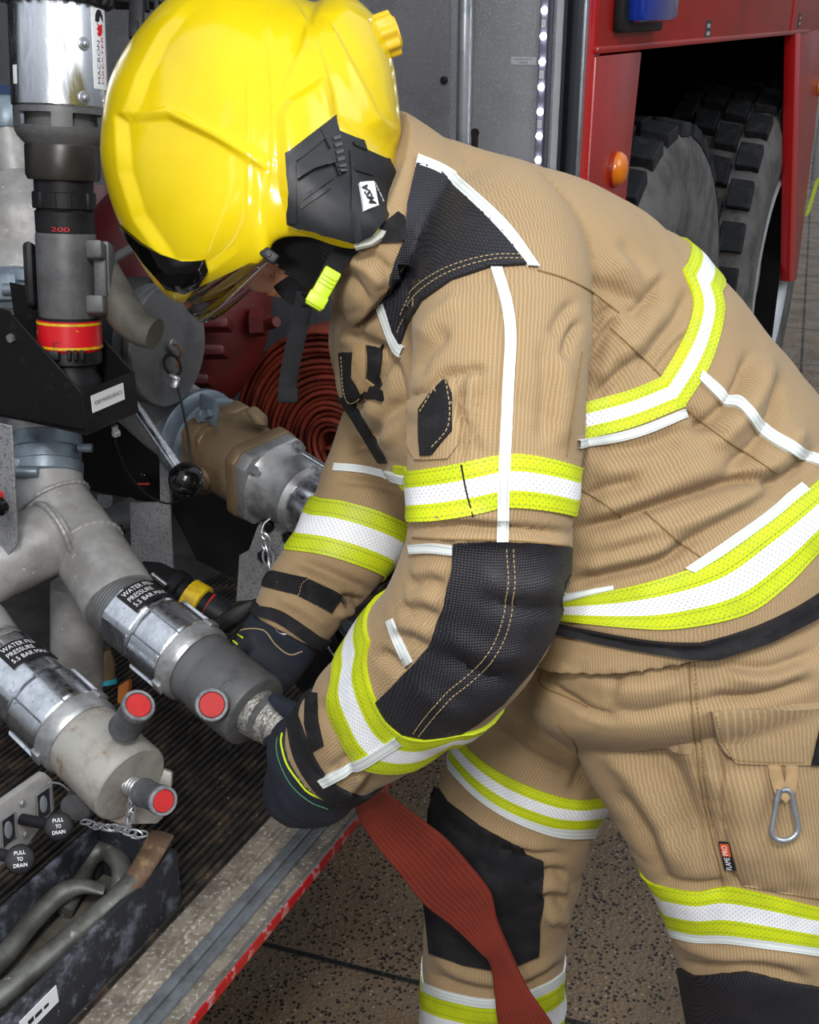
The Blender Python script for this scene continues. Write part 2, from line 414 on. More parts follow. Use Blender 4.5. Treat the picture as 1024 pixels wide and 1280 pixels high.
# forward fittings at the frame edge
c0, c1 = PS(1008, 270, -.004), PS(1040, 160, -.004)
obj('lime_stripe', prism([c0, c0 + TU * .10, c1 + TU * .10, c1], TV * .003), M['lime'], fe)
c = PS(1030, 180, 0); tt = tsz(c)
obj('grey_vent', tbox(tt[0] - .18, tt[0] + .2, -.01, .01, tt[2] - .12, tt[2] + .12, .004), M['grey_light'], fe)
c = PS(1024, 108, -.001)
obj('marker_lamp', lathe(c, -TV, [(0, .035), (.012, .033), (.02, .02), (.022, .001)], 28), M['amber'], fe)
# ------------------------------------------------------------------ deck
def sill_mat():
    t = NT('worn_sill'); n1 = t.noise(26, 7, rough=.7); n2 = t.noise(160, 4)
    c = t.mix(t.ramp(n1, .4, .62), rgb(148, 138, 124), rgb(112, 103, 93)); c = t.mix(t.ramp(n2, .52, .7), c, rgb(190, 182, 170))
    return t.set(Base_Color=c, Metallic=.25, Roughness=.6, Normal=t.bump(n2, .25, .002))
M['sill'] = sill_mat()
M['alu_dirty'] = pbr('dirty_aluminium', (124, 122, 118), .5, .35, (98, 92, 84), 16, (.4, .65), speck=((176, 172, 164), 240, .62, .74))
M['channel'] = pbr('sill_channel', (128, 134, 140), .4, .4, (96, 98, 100), 30, (.4, .7))
L0, L1 = -1.3, .80
obj('deck_floor', tbox(L0, L1, .10, 1.62, .56, DECK - .012), pbr('dusty_floor', (66, 62, 58), .9, 0, (46, 43, 41), 11, (.4, .65), bump=.3, bscale=80), fe)
sl = obj('deck_sill', [tbox(L0, L1, .056, .106, .58, DECK - .002, .003), tbox(L0, L1, .072, .080, .55, DECK + .0035, .003), tbox(L0, L1, .002, .028, DECK - .016, DECK - .008, .001)], M['sill'], fe)
obj('shutter_track', [tbox(L0, L1, .028, .041, .59, DECK - .003, .001), tbox(L0, L1, .0425, .056, .59, DECK - .001, .001), tbox(L0, L1, .041, .0425, .59, DECK - .008)], M['channel'], sl)
obj('sill_edge', [tbox(L0, L1, -.002, .006, DECK - .0125, DECK, .0012)], M['alu_dirty'], sl)
def chev():
    t = NT('red_reflective_tape'); o = t.obj(); sp = t.n('ShaderNodeSeparateXYZ', inp={0: o})
    x = t.math('ADD', t.math('MULTIPLY', sp.outputs[0], TU.x), t.math('MULTIPLY', sp.outputs[1], TU.y))
    f = t.math('FRACT', t.math('MULTIPLY', x, 26.0)); m = t.math('MULTIPLY', t.ramp(f, .52, .56), t.ramp(t.noise(90, 3), .48, .56))
    return t.set(Base_Color=t.mix(m, rgb(176, 22, 28), rgb(188, 120, 118)), Roughness=.35)
obj('red_skirt', tbox(L0, L1, -.004, .002, DECK - .0135, DECK - .0005), chev(), sl)
obj('under_skirt', tbox(L0, L1, 1.0, 1.03, .05, .56), M['void'], fe)
# ribbed rubber matting: one mat, long ribs with broken tips
g = []; sA, sB = .108, .60; n = 44
g.append(tbox(L0, L1, sA, sB, DECK - .013, DECK - .007))
for i in range(n):
    s = sA + (i + .5) * (sB - sA) / n
    g.append(tbox(L0, L1 - .01, s - .0028, s + .0028, DECK - .009, DECK - .0003, .0010))
def mat_rubber():
    t = NT('ribbed_rubber'); w = t.noise(34, 6)
    c = t.mix(t.ramp(w, .45, .7), rgb(40, 37, 34), rgb(74, 60, 45)); c = t.mix(t.ramp(t.noise(190, 2), .66, .74), c, rgb(120, 116, 108))
    return t.set(Base_Color=c, Roughness=t.ramp(w, .3, .7, .42, .75))
obj('ribbed_mat', g, mat_rubber(), fe, sharp=30)
# ------------------------------------------------------------------ wheels
def wheel(t, r, s0, label):
    w = thing('truck_wheel', label, 'wheel', T(t, s0 + .18, 0), 'wheels in the red arch')
    A = T(t, s0, r); ax = TV; W = .36; b = r - .035
    R0 = .36 * r / .7 * 1.08
    prof = [(.035, R0 - .02), (.004, R0), (-.006, R0 + .03), (-.010, R0 + .09), (-.008, R0 + .19), (.004, b - .03), (.02, b - .008), (.04, b), (W - .04, b), (W - .01, b - .02), (W, b - .08), (W, R0 + .03), (W - .03, R0)]
    ty = obj('tyre', lathe(A, ax, prof, 96, caps=False), M['mud'], w, sharp=50)
    ax_, e1, e2 = basis(ax); g = []
    N = 30
    for j in range(4):
        h0 = .012 + j * .087; h1 = h0 + .073
        for i in range(N):
            a0 = 2 * math.pi * (i + (.5 if j % 2 else 0)) / N; da = 2 * math.pi / N * .66
            sk = (.10 if j in (1, 2) else 0) * 2 * math.pi / N
            c8 = []
            for rr in (b - .012, b + .034):
                for (h, aa) in ((h0, a0), (h1, a0 + sk), (h1, a0 + sk + da), (h0, a0 + da)):
                    r2 = rr - (.012 if (j == 0 and h == h0 or j == 3 and h == h1) and rr > b else 0)
                    c8.append(A + ax * h + (e1 * math.cos(aa) + e2 * math.sin(aa)) * r2)
            g.append(hexa(c8, .003, 1))
    obj('tread', g, M['rubber'], w, sharp=30)
    obj('rim', [lathe(A, ax, [(.03, R0), (-.004, R0 + .004), (-.008, R0 - .012), (.0, R0 - .02), (.03, R0 - .032), (.10, R0 - .05), (.14, R0 - .055), (.15, R0 - .08), (.12, .16), (.10, .10), (.06, .09), (.06, .001)], 72, caps=False)], M['rim'], w, sharp=30)
    obj('wheel_nuts', [lathe(A + ax * .122 + (e1 * math.cos(q) + e2 * math.sin(q)) * .14, -ax, [(0, .014), (.025, .014), (.03, .008)], 6) for q in np.linspace(0, 2 * math.pi, 11)[:-1]], M['rim'], w)
    return w
wheel(1.90, .69, .07, 'nearer dusty truck tyre beside the amber marker lamp')
wheel(3.36, .70, .04, 'farther truck tyre with the visible silver rim under the red arch')
# ================================================================== the firefighter
NTH = 56
def sel(a, e):   # superellipse direction
    c, s = math.cos(a), math.sin(a)
    return math.copysign(abs(c) ** (2 / e), c), math.copysign(abs(s) ** (2 / e), s)
class Loft:
    """rings: list of (C, E1, E2) ; theta=0 towards +E1, 90 deg towards E2 (the viewer's side); seam at the far side"""
    def __init__(s, rings, ns=48, ex=2.25):
        a = spline([list(c) + list(e1) + list(e2) for c, e1, e2 in rings], ns)
        s.ns = ns; s.C = a[:, 0:3]; s.E1 = a[:, 3:6]; s.E2 = a[:, 6:9]; s.ex = ex
        ang = np.linspace(-math.pi / 2, 1.5 * math.pi, NTH + 1)[:-1]; s.ang = ang
        cs = np.array([sel(x, ex) for x in ang])
        s.V = s.C[:, None, :] + cs[None, :, 0:1] * s.E1[:, None, :] + cs[None, :, 1:2] * s.E2[:, None, :]
        vs = [V(p) for p in s.V.reshape(-1, 3)]; f = []; s.cell = []
        for i in range(ns - 1):
            for k in range(NTH):
                k2 = (k + 1) % NTH; f.append([i * NTH + k, i * NTH + k2, (i + 1) * NTH + k2, (i + 1) * NTH + k]); s.cell.append((i, k))
        s.bvh = BVHTree.FromPolygons(vs, f)
        s.geo = (vs, f + [list(range(NTH - 1, -1, -1)), [(ns - 1) * NTH + k for k in range(NTH)]])
        seg = np.linalg.norm(np.diff(s.C, axis=0), axis=1); s.L = np.concatenate([[0], np.cumsum(seg)])
        per = np.linalg.norm(np.roll(s.V, -1, axis=1) - s.V, axis=2).sum(1); s.R = float(np.median(per)) / (2 * math.pi)
    def param(s, p):
        loc, nrm, idx, d = s.bvh.find_nearest(p)
        i, k = s.cell[idx]; k2 = (k + 1) % NTH
        p00, p01, p10 = s.V[i, k], s.V[i, k2], s.V[i + 1, k]
        q = np.array(loc) - p00; u, w = p01 - p00, p10 - p00
        a = min(1, max(0, q.dot(u) / (u.dot(u) + 1e-12))); b = min(1, max(0, q.dot(w) / (w.dot(w) + 1e-12)))
        return -math.pi / 2 + (k + a) * 2 * math.pi / NTH, i + b, d
    def at(s, th, si):
        si = min(max(si, 0), s.ns - 1.001); i = int(si); b = si - i
        x = ((th + math.pi / 2) / (2 * math.pi) * NTH) % NTH; k = int(x) % NTH; a = x - int(x); k2 = (k + 1) % NTH
        r0 = s.V[i, k] * (1 - a) + s.V[i, k2] * a; r1 = s.V[i + 1, k] * (1 - a) + s.V[i + 1, k2] * a
        return V(r0 * (1 - b) + r1 * b)
def limb(st, ns=48, ex=2.15, flip=1):
    """st: (px, py, depth, half width px, depth ratio)"""
    cs = [P(q[0], q[1], q[2]) for q in st]; m = len(cs); rings = []
    for i, q in enumerate(st):
        tg = (cs[min(i + 1, m - 1)] - cs[max(i - 1, 0)]).normalized()
        vw = (cs[i] - CAM).normalized()
        e1 = tg.cross(vw).normalized() * flip; e2 = (e1.cross(tg)).normalized()
        if e2.dot(vw) > 0: e2 = -e2
        a = q[3] * q[2] / FPX; rings.append((cs[i], e1 * a, e2 * a * (q[4] if len(q) > 4 else .9)))
    return Loft(rings, ns, ex)
def trunk(rs, ns=48, ex=2.3):
    """rs: (front px, back px, near-side px, depth, half depth)"""
    rings = []
    for A, B, N, d, hd in rs:
        a, b = P(A[0], A[1], d), P(B[0], B[1], d); c = (a + b) / 2
        rings.append((c, (b - a) / 2, P(N[0], N[1], d - hd) - c))
    return Loft(rings, ns, ex)
def remesh(geos, vox, it):
    vs, fs = [], []
    for v, f in geos:
        b = len(vs); vs.extend(v); fs.extend([[i + b for i in q] for q in f])
    me = bpy.data.meshes.new('tmp'); me.from_pydata(vs, [], fs); me.update()
    bm = bmesh.new(); bm.from_mesh(me); bmesh.ops.recalc_face_normals(bm, faces=bm.faces); bm.to_mesh(me); bm.free()
    o = bpy.data.objects.new('tmp', me); COL.objects.link(o)
    md = o.modifiers.new('r', 'REMESH'); md.mode = 'VOXEL'; md.voxel_size = vox; md.use_smooth_shade = True
    ms = o.modifiers.new('s', 'SMOOTH'); ms.factor = .5; ms.iterations = it
    dg = bpy.context.evaluated_depsgraph_get(); m2 = bpy.data.meshes.new_from_object(o.evaluated_get(dg))
    n = len(m2.vertices); co = np.empty(n * 3); m2.vertices.foreach_get('co', co); no = np.empty(n * 3); m2.vertex_normals.foreach_get('vector', no)
    f = [list(p.vertices) for p in m2.polygons]
    bpy.data.objects.remove(o); bpy.data.meshes.remove(me); bpy.data.meshes.remove(m2)
    return co.reshape(-1, 3), no.reshape(-1, 3), f
def projn(co):
    q = co - np.array(CAM); d = q @ np.array(CF)
    return 512 + FPX * (q @ np.array(CR)) / d, 640 - FPX * (q @ np.array(CU)) / d, d
def seg_dist(px, py, pl):
    """distance to a polyline and fraction along it"""
    best = np.full(px.shape, 1e9); fr = np.zeros(px.shape); sgn = np.zeros(px.shape)
    pl = np.array(pl, float); L = np.concatenate([[0], np.cumsum(np.linalg.norm(np.diff(pl, axis=0), axis=1))])
    for i in range(len(pl) - 1):
        a, b = pl[i], pl[i + 1]; ab = b - a; l2 = ab @ ab
        t = np.clip(((px - a[0]) * ab[0] + (py - a[1]) * ab[1]) / l2, 0, 1)
        dx, dy = px - a[0] - t * ab[0], py - a[1] - t * ab[1]; d = np.hypot(dx, dy); m = d < best
        best[m] = d[m]; fr[m] = ((L[i] + t * math.sqrt(l2)) / L[-1])[m]; sgn[m] = np.sign(ab[0] * dy - ab[1] * dx)[m]
    return best, fr, sgn
class Garment:
    def __init__(s, lofts, vox=.0037, it=7, wr=.0042, folds=(), wscale=9.0, extra=()):
        """lofts: dict name -> Loft; folds: (loft name, polyline px, width px, metres[, one-sided])"""
        s.lofts = lofts; co, no, f = remesh([l.geo for l in lofts.values()] + list(extra), vox, it)
        n = len(co); names = list(lofts); s.names = names
        th = np.zeros((len(names), n)); si = np.zeros((len(names), n)); ds = np.zeros((len(names), n))
        for j, k in enumerate(names):
            l = lofts[k]
            for i in range(n):
                a, b, d = l.param(V(co[i])); th[j, i], si[j, i], ds[j, i] = a, b, d
        s.id = np.argmin(ds, axis=0); ar = np.arange(n)
        TH, SI = th[s.id, ar], si[s.id, ar]
        Rr = np.array([lofts[k].R for k in names])[s.id]
        s.sc = TH * Rr
        s.len = np.array([np.interp(SI[i], np.arange(lofts[names[s.id[i]]].ns), lofts[names[s.id[i]]].L) for i in range(n)])
        # gentle irregular cloth
        disp = np.zeros(n)
        for i in range(n):
            p = V(co[i]); q = V((s.sc[i] * wscale * .8, s.len[i] * wscale * 1.9, s.id[i] * 7.3))
            w = noise.noise(p * 7.0) * .9 + (abs(noise.noise(q + V((0, 0, p.x * 3)))) - .2) * 1.5
            disp[i] = wr * w
        px, py, dd = projn(co); vis = np.clip((-(no * ((co - np.array(CAM)) / np.linalg.norm(co - np.array(CAM), axis=1, keepdims=True))).sum(1)) * 4, 0, 1)
        for fo in folds:
            nm, pl, wd, am = fo[:4]
            m = (s.id == names.index(nm)) if nm in names else np.ones(n, bool)
            d, fr, sg = seg_dist(px, py, [tuple(x) for x in spline(pl, 14)] if len(pl) > 2 else pl)
            g = np.exp(-(d / wd) ** 2) * np.minimum(1, np.minimum(fr, 1 - fr) * 5 + .12)
            if len(fo) > 4:     # overlapping lip: steep on one side
                g = np.where(sg * fo[4] > 0, np.exp(-(d / (wd * .3)) ** 2), np.exp(-(d / wd) ** 2)) * np.minimum(1, np.minimum(fr, 1 - fr) * 5)
            disp += np.where(m, g * (am * (1.95 if am < 0 else 1.5)) * vis, 0)
        s.co = co + no * disp[:, None]; s.f = f
        # fresh normals
        s.vs = [V(p) for p in s.co]; s.bvh = BVHTree.FromPolygons(s.vs, f); s.sub = {}
        tri = np.array([q[:3] for q in f]); fn = np.cross(s.co[tri[:, 1]] - s.co[tri[:, 0]], s.co[tri[:, 2]] - s.co[tri[:, 0]])
        vn = np.zeros_like(s.co)
        for k in range(4): np.add.at(vn, np.array([q[min(k, len(q) - 1)] for q in f]), fn)
        nb = np.array([q if len(q) == 4 else list(q) + [q[0]] for q in f])
        for _ in range(6):        # smoothed normals: sewn-on pieces follow the cloth, not its facets
            a = vn[nb].mean(1); acc = np.zeros_like(vn)
            for k in range(4): np.add.at(acc, nb[:, k], a)
            vn = acc
        s.vn = vn / (np.linalg.norm(vn, axis=1, keepdims=True) + 1e-12)
    def tree(s, on):
        if not on: return s.bvh, None
        on = (on,) if isinstance(on, str) else tuple(on)
        if on not in s.sub:
            ok = np.isin(s.id, [s.names.index(k) for k in on]); ix = [i for i, q in enumerate(s.f) if all(ok[v] for v in q)]
            s.sub[on] = (BVHTree.FromPolygons(s.vs, [s.f[i] for i in ix]), ix)
        return s.sub[on]
    def nrm(s, fi, p):
        q = s.f[fi]; w = np.array([1 / ((s.vs[i] - p).length + 1e-5) for i in q]); n = (s.vn[q] * w[:, None]).sum(0); return V(n).normalized()
    def near(s, p, on=None):
        t, ix = s.tree(on); loc, n, i, d = t.find_nearest(p); return loc, s.nrm(ix[i] if ix else i, loc)
    def build(s, name, mat, parent):
        o = obj(name, (s.vs, s.f), mat, parent, sharp=0, uvs=np.stack([s.sc, s.len], 1), attrs={'sc': s.sc})
        return o
    def hit(s, px, py, on=None):
        t, ix = s.tree(on); r = ray(px, py).normalized(); h = t.ray_cast(CAM, r)
        return (h[0], s.nrm(ix[h[2]] if ix else h[2], h[0])) if h[0] is not None else None
    # -------- strip of tape traced by its two edges; continued round the hidden side when wrap is a loft name
    def strip(s, up, lo, name, mat, parent, off=.0016, wrap=None, N=56, m=7, seg=4, hidden=24, past=None, on=None):
        on = on or wrap or (past[0] if past else None)
        U, W = spline(up, N) if len(up) > 2 else np.linspace(up[0], up[1], N), spline(lo, N) if len(lo) > 2 else np.linspace(lo[0], lo[1], N)
        cols = []
        for i in range(N):
            col = []
            for j in range(m):
                t = j / (m - 1); q = U[i] * (1 - t) + W[i] * t; h = s.hit(*q, on)
                col.append(h)
            if all(c is not None for c in col):
                nn = sum((c[1] for c in col), V()).normalized()
                cols.append([(c[0], (c[1] + nn).normalized()) for c in col])
        cols = [c for i, c in enumerate(cols) if i == 0 or max((c[j][0] - cols[i - 1][j][0]).length for j in range(m)) < .06]
        nv = len(cols)
        if wrap:
            l = s.lofts[wrap]; e0 = [l.param(c[0]) for c in cols[0]]; e1 = [l.param(c[0]) for c in cols[-1]]
            a1 = sum(x[0] for x in e1) / m; a0 = sum(x[0] for x in e0) / m
            dirn = 1 if l.param(cols[min(nv - 1, nv // 2 + 1)][m // 2][0])[0] > l.param(cols[nv // 2 - 1][m // 2][0])[0] else -1
            span = (a0 - a1) * dirn % (2 * math.pi)
            for h in range(1, hidden):
                t = h / hidden; col = []
                for j in range(m):
                    th = a1 + dirn * span * t + (e1[j][0] - a1) * (1 - t) + (e0[j][0] - a0) * t
                    q = l.at(th, e1[j][1] * (1 - t) + e0[j][1] * t)
                    col.append(s.near(q, on))
                cols.append(col)
        if past:          # carry on round the silhouette
            l = s.lofts[past[0]]
            for side, amt in ((0, past[1]), (-1, past[2])):
                if not amt: continue
                ee = [l.param(c[0]) for c in cols[side]]; e3 = [l.param(c[0]) for c in cols[4 if side == 0 else -5]]; nw = []
                for h in range(1, 15):
                    col = []
                    for j in range(m):
                        dt = ee[j][0] - e3[j][0]; sg = 1 if dt > 0 else -1
                        col.append(s.near(l.at(ee[j][0] + sg * amt * h / 14, ee[j][1]), on))
                    nw.append(col)
                cols = nw[::-1] + cols if side == 0 else cols + nw
        nc = len(cols); vs, fs, uv = [], [], []; closed = bool(wrap); run = 0.0
        for i, c in enumerate(cols):
            if i: run += (c[m // 2][0] - cols[i - 1][m // 2][0]).length
            for j, (p, nr) in enumerate(c):
                vs.append(p + nr * off); uv.append((run, 2 * j / (m - 1) - 1))
        b = len(vs)
        for i, c in enumerate(cols):
            for j in (0, m - 1):
                p, nr = c[j]; vs.append(p - nr * .003); uv.append((i * .005, 2 * j / (m - 1) - 1))
        wid = sum((c[0][0] - c[-1][0]).length for c in cols[:nv]) / max(1, nv)
        for i in range(nc if closed else nc - 1):
            i2 = (i + 1) % nc
            for j in range(m - 1): fs.append([i * m + j, i * m + j + 1, i2 * m + j + 1, i2 * m + j])
            fs.append([i * m, i2 * m, b + 2 * i2, b + 2 * i]); fs.append([i * m + m - 1, b + 2 * i + 1, b + 2 * i2 + 1, i2 * m + m - 1])
        vn = [w for u, w in uv]; uv = [(u, w * wid / 2) for u, w in uv]      # metres both ways
        return obj(name, (vs, fs), mat, parent, sharp=50, uvs=uv, attrs={'vn': vn})
    # -------- any flat piece of cloth sewn on: photo outline, laid on the garment
    def patch(s, poly, name, mat, parent, off=.002, grid=9.0, on=None):
        pg = [tuple(x) for x in poly]
        bm = bmesh.new(); vv = [bm.verts.new((x, y, 0)) for x, y in pg]; bm.faces.new(vv)
        xs, ys = [p[0] for p in pg], [p[1] for p in pg]
        for x in np.arange(min(xs) + grid * .5, max(xs), grid): bmesh.ops.bisect_plane(bm, geom=bm.verts[:] + bm.edges[:] + bm.faces[:], plane_co=(x, 0, 0), plane_no=(1, 0, 0))
        for y in np.arange(min(ys) + grid * .5, max(ys), grid): bmesh.ops.bisect_plane(bm, geom=bm.verts[:] + bm.edges[:] + bm.faces[:], plane_co=(0, y, 0), plane_no=(0, 1, 0))
        bmesh.ops.remove_doubles(bm, verts=bm.verts, dist=.05)
        cx, cy = sum(xs) / len(xs), sum(ys) / len(ys); uv = {}
        bm.verts.index_update(); res = []
        for v in bm.verts:
            x, y = v.co.x, v.co.y; h = s.hit(x, y, on); n_ = 0
            while h is None and n_ < 30:
                x += (cx - x) * .06; y += (cy - y) * .06; h = s.hit(x, y, on); n_ += 1
            if h is None: h = (P(x, y, 1.2), -ray(x, y).normalized())
            res.append(h)
        dcen = sorted(proj(h[0])[2] for h in res)
        for v, h in zip(bm.verts, res): v.co = h[0] + h[1] * off
        bm.normal_update()
        be = [e for e in bm.edges if len(e.link_faces) == 1]
        r = bmesh.ops.extrude_edge_only(bm, edges=be)
        for v in [x for x in r['geom'] if isinstance(x, bmesh.types.BMVert)]:
            loc, nr = s.near(v.co, on)
            v.co = loc - nr * .002
        bm.verts.index_update(); vs = [v.co.copy() for v in bm.verts]; fs = [[v.index for v in q.verts] for q in bm.faces]; bm.free()
        uvs = []; sc = []
        ls = [s.lofts[k] for k in ((on,) if isinstance(on, str) else on or s.names)]
        for p in vs:
            x, y, d = proj(p); uvs.append((x * d / FPX, y * d / FPX)); a = min((l_.param(p) for l_ in ls), key=lambda r: r[2])[0]
            sc.append(a * ls[0].R)
        # outward-facing
        o = obj(name, (vs, fs), mat, parent, sharp=50, uvs=uvs, attrs={'sc': sc})
        me = o.data
        q = [me.polygons[i] for i in range(min(40, len(me.polygons)))]
        if sum(1 if (ORG[o.name] + p.center - CAM).dot(p.normal) > 0 else -1 for p in q) > 0: me.flip_normals()
        return o
    def seam(s, pl, r=.0012, off=.0004, N=60, on=None):
        pts = []
        for q in (spline(pl, N) if len(pl) > 2 else np.linspace(pl[0], pl[1], N)):
            h = s.hit(*q, on)
            if h and (not pts or (h[0] - pts[-1]).length < .05): pts.append(h[0] + h[1] * off)
        if len(pts) < 3: return None
        return tube(pts, r, 6)
# ------------------------------------------------------------------ cloth materials
def fabric(name, base, line, period=.0030, duty=.24, contrast=.8, dirt=(108, 88, 62)):
    t = NT(name); at = t.n('ShaderNodeAttribute', attribute_name='sc'); o = t.obj()
    wob = t.math('MULTIPLY', t.math('SUBTRACT', t.noise(38, 3), .5), .0016)
    x = t.math('FRACT', t.math('DIVIDE', t.math('ADD', at.outputs['Fac'], wob), period))
    tri = t.math('ABSOLUTE', t.math('SUBTRACT', x, .5)); m = t.ramp(tri, duty * .35, duty * .9, 1, 0)
    uv = t.n('ShaderNodeUVMap').outputs[0]
    sp = t.n('ShaderNodeSeparateXYZ', inp={0: uv})
    rip = t.math('FRACT', t.math('DIVIDE', sp.outputs[1], .0021)); rp = t.ramp(t.math('ABSOLUTE', t.math('SUBTRACT', rip, .5)), .1, .3, 1, 0)
    m2 = t.math('MULTIPLY', m, t.math('ADD', .62, t.math('MULTIPLY', rp, .38)))
    big = t.noise(5, 5, rough=.6); c = t.mix(t.ramp(big, .35, .7), rgb(*base), rgb(*[min(255, int(x * 1.045)) for x in base]))
    c = t.mix(t.math('MULTIPLY', t.ramp(t.noise(2.7, 7, rough=.7), .56, .78), .42), c, rgb(*dirt))
    c = t.mix(t.math('MULTIPLY', m2, .62 * contrast), c, rgb(*line))
    h = t.math('ADD', t.math('MULTIPLY', m2, .8), t.math('MULTIPLY', t.noise(900, 2), .5))
    mp = t.n('ShaderNodeMapping', inp={3: (1.0, .55, 1.0)}); t.L(uv, mp.inputs[0])
    cr1 = t.math('ABSOLUTE', t.math('SUBTRACT', t.noise(15, 4, dist=.8), .5)); cr2 = t.noise(34, 5, rough=.6, dist=1.2)
    crease = t.bump(t.math('ADD', t.math('MULTIPLY', cr1, .5), cr2), .22, .006)
    t.set(Base_Color=c, Roughness=.86, Specular_IOR_Level=.25, Sheen_Weight=.10, Normal=t.bump(h, .35, .0008, crease))
    return t.m
M['tan'] = fabric('tan_ripstop', (150, 125, 91), (193, 169, 131), contrast=.95)
M['tan_plain'] = pbr('tan_cloth', (166, 137, 97), .88, 0, (152, 124, 86), 40, bump=.2, bscale=700)
def hivis(name, kind):
    t = NT(name); uv = t.n('ShaderNodeUVMap').outputs[0]; sp = t.n('ShaderNodeSeparateXYZ', inp={0: uv}); u, v = sp.outputs[0], sp.outputs[1]
    hw = .034; vn = t.math('ABSOLUTE', t.n('ShaderNodeAttribute', attribute_name='vn').outputs['Fac'])
    silver = t.ramp(vn, .345, .365, 1, 0)
    # perforation: staggered pin holes
    p = .0056
    row = t.math('DIVIDE', v, p * .5); par = t.math('MULTIPLY', t.math('FRACT', t.math('MULTIPLY', t.math('FLOOR', row), .5)), 1.0)
    fu = t.math('SUBTRACT', t.math('FRACT', t.math('ADD', t.math('DIVIDE', u, p), par)), .5); fv = t.math('MULTIPLY', t.math('SUBTRACT', t.math('FRACT', row), .5), .5)
    r2 = t.math('ADD', t.math('MULTIPLY', fu, fu), t.math('MULTIPLY', fv, fv)); dot = t.ramp(r2, .006, .026, 1, 0)
    st = t.math('MAXIMUM', t.ramp(t.math('ABSOLUTE', t.math('SUBTRACT', vn, .88)), .008, .03, 1, 0), t.ramp(t.math('ABSOLUTE', t.math('SUBTRACT', vn, .50)), .008, .03, 1, 0))
    dash = t.math('GREATER_THAN', t.math('FRACT', t.math('DIVIDE', u, .0042)), .28); st = t.math('MULTIPLY', st, dash)
    n = t.noise(30, 5); yel = t.mix(t.ramp(n, .35, .7), rgb(206, 220, 16), rgb(190, 205, 22)); sil = t.mix(t.ramp(n, .4, .7), rgb(244, 245, 248), rgb(228, 230, 236))
    c = t.mix(silver, yel, sil); c = t.mix(t.math('MULTIPLY', dot, .62), c, rgb(108, 112, 96)); c = t.mix(t.math('MULTIPLY', st, .55), c, rgb(90, 98, 40))
    return t.set(Base_Color=c, Roughness=.5, Specular_IOR_Level=.4, Normal=t.bump(t.math('SUBTRACT', t.noise(60, 4), t.math('MULTIPLY', dot, .5)), .3, .001))
M['hivis'] = hivis('hivis_tape', 'wide')
def piping():
    t = NT('silver_piping'); uv = t.n('ShaderNodeUVMap').outputs[0]; sp = t.n('ShaderNodeSeparateXYZ', inp={0: uv}); av = t.math('ABSOLUTE', sp.outputs[1])
    st = t.ramp(t.math('ABSOLUTE', t.math('SUBTRACT', av, .0028)), .0002, .0008, 1, 0)
    c = t.mix(t.math('MULTIPLY', st, .45), rgb(222, 228, 226), rgb(110, 120, 118))
    return t.set(Base_Color=c, Roughness=.5)
M['piping'] = piping()
def blackpad():
    t = NT('black_padded_cloth'); uv = t.n('ShaderNodeUVMap').outputs[0]
    v = t.n('ShaderNodeTexVoronoi', feature='F1', inp={'Scale': 400.0, 'Randomness': .12}); t.L(uv, v.inputs['Vector'])
    d = t.ramp(v.outputs['Distance'], .22, .52, 1, 0); n = t.noise(7, 5)
    c = t.mix(t.math('MULTIPLY', d, .75), rgb(23, 23, 28), rgb(48, 47, 55)); c = t.mix(t.math('MULTIPLY', t.ramp(n, .5, .75), .35), c, rgb(76, 72, 74))
    return t.set(Base_Color=c, Roughness=.52, Specular_IOR_Level=.4, Normal=t.bump(d, .5, .0012))
M['pad'] = blackpad()
M['black_cloth'] = pbr('black_cloth', (30, 29, 32), .8, 0, (40, 38, 40), 30, bump=.25, bscale=800)
M['velcro'] = pbr('black_hook_tape', (27, 26, 28), .85, 0, (38, 36, 38), 60, bump=.5, bscale=900, speck=((120, 118, 116), 160, .72, .76))
M['thread_tan'] = plain('tan_thread', (172, 150, 112), .8)
M['thread_dark'] = plain('seam_shadow_thread', (132, 106, 70), .9)

# ------------------------------------------------------------------ garment forms
torso = trunk([((640, 780), (1096, 676), (868, 829), 1.27, .185), ((636, 745), (1085, 600), (865, 768), 1.27, .19), ((615, 715), (1045, 520), (855, 712), 1.265, .19),
    ((575, 675), (992, 455), (830, 645), 1.26, .185), ((530, 635), (938, 402), (800, 575), 1.255, .18), ((480, 585), (884, 350), (765, 500), 1.25, .18), ((440, 520), (808, 290), (722, 418), 1.245, .18),
    ((425, 450), (738, 247), (668, 338), 1.24, .175), ((425, 395), (668, 215), (610, 290), 1.23, .15), ((438, 352), (602, 196), (560, 262), 1.22, .11), ((452, 325), (560, 172), (520, 250), 1.21, .08)], 64)
collar = trunk([((436, 405), (578, 186), (522, 312), 1.205, .125), ((414, 374), (535, 158), (500, 300), 1.195, .125), ((408, 330), (508, 140), (474, 272), 1.19, .120)], 16, 2.2)
arm_n = limb([(600, 275, 1.14, 92, .75), (627, 335, 1.075, 106, .82), (628, 400, 1.035, 113, .86), (624, 480, 1.005, 113, .86), (619, 560, 1.0, 110, .86), (615, 630, 1.005, 106, .88), (610, 700, 1.02, 104, .9),
    (588, 768, 1.055, 108, .9), (546, 822, 1.10, 101, .9), (496, 868, 1.15, 89, .9), (450, 910, 1.20, 77, .92), (411, 940, 1.237, 68, .95)], 60, 2.15)
arm_f = limb([(560, 400, 1.40, 70, .9), (520, 480, 1.44, 70, .9), (490, 550, 1.45, 68, .9), (470, 600, 1.45, 68, .9), (450, 650, 1.44, 66, .9), (424, 695, 1.43, 62, .9), (386, 742, 1.42, 56, .92), (360, 788, 1.42, 50, .95)], 40, 2.15)
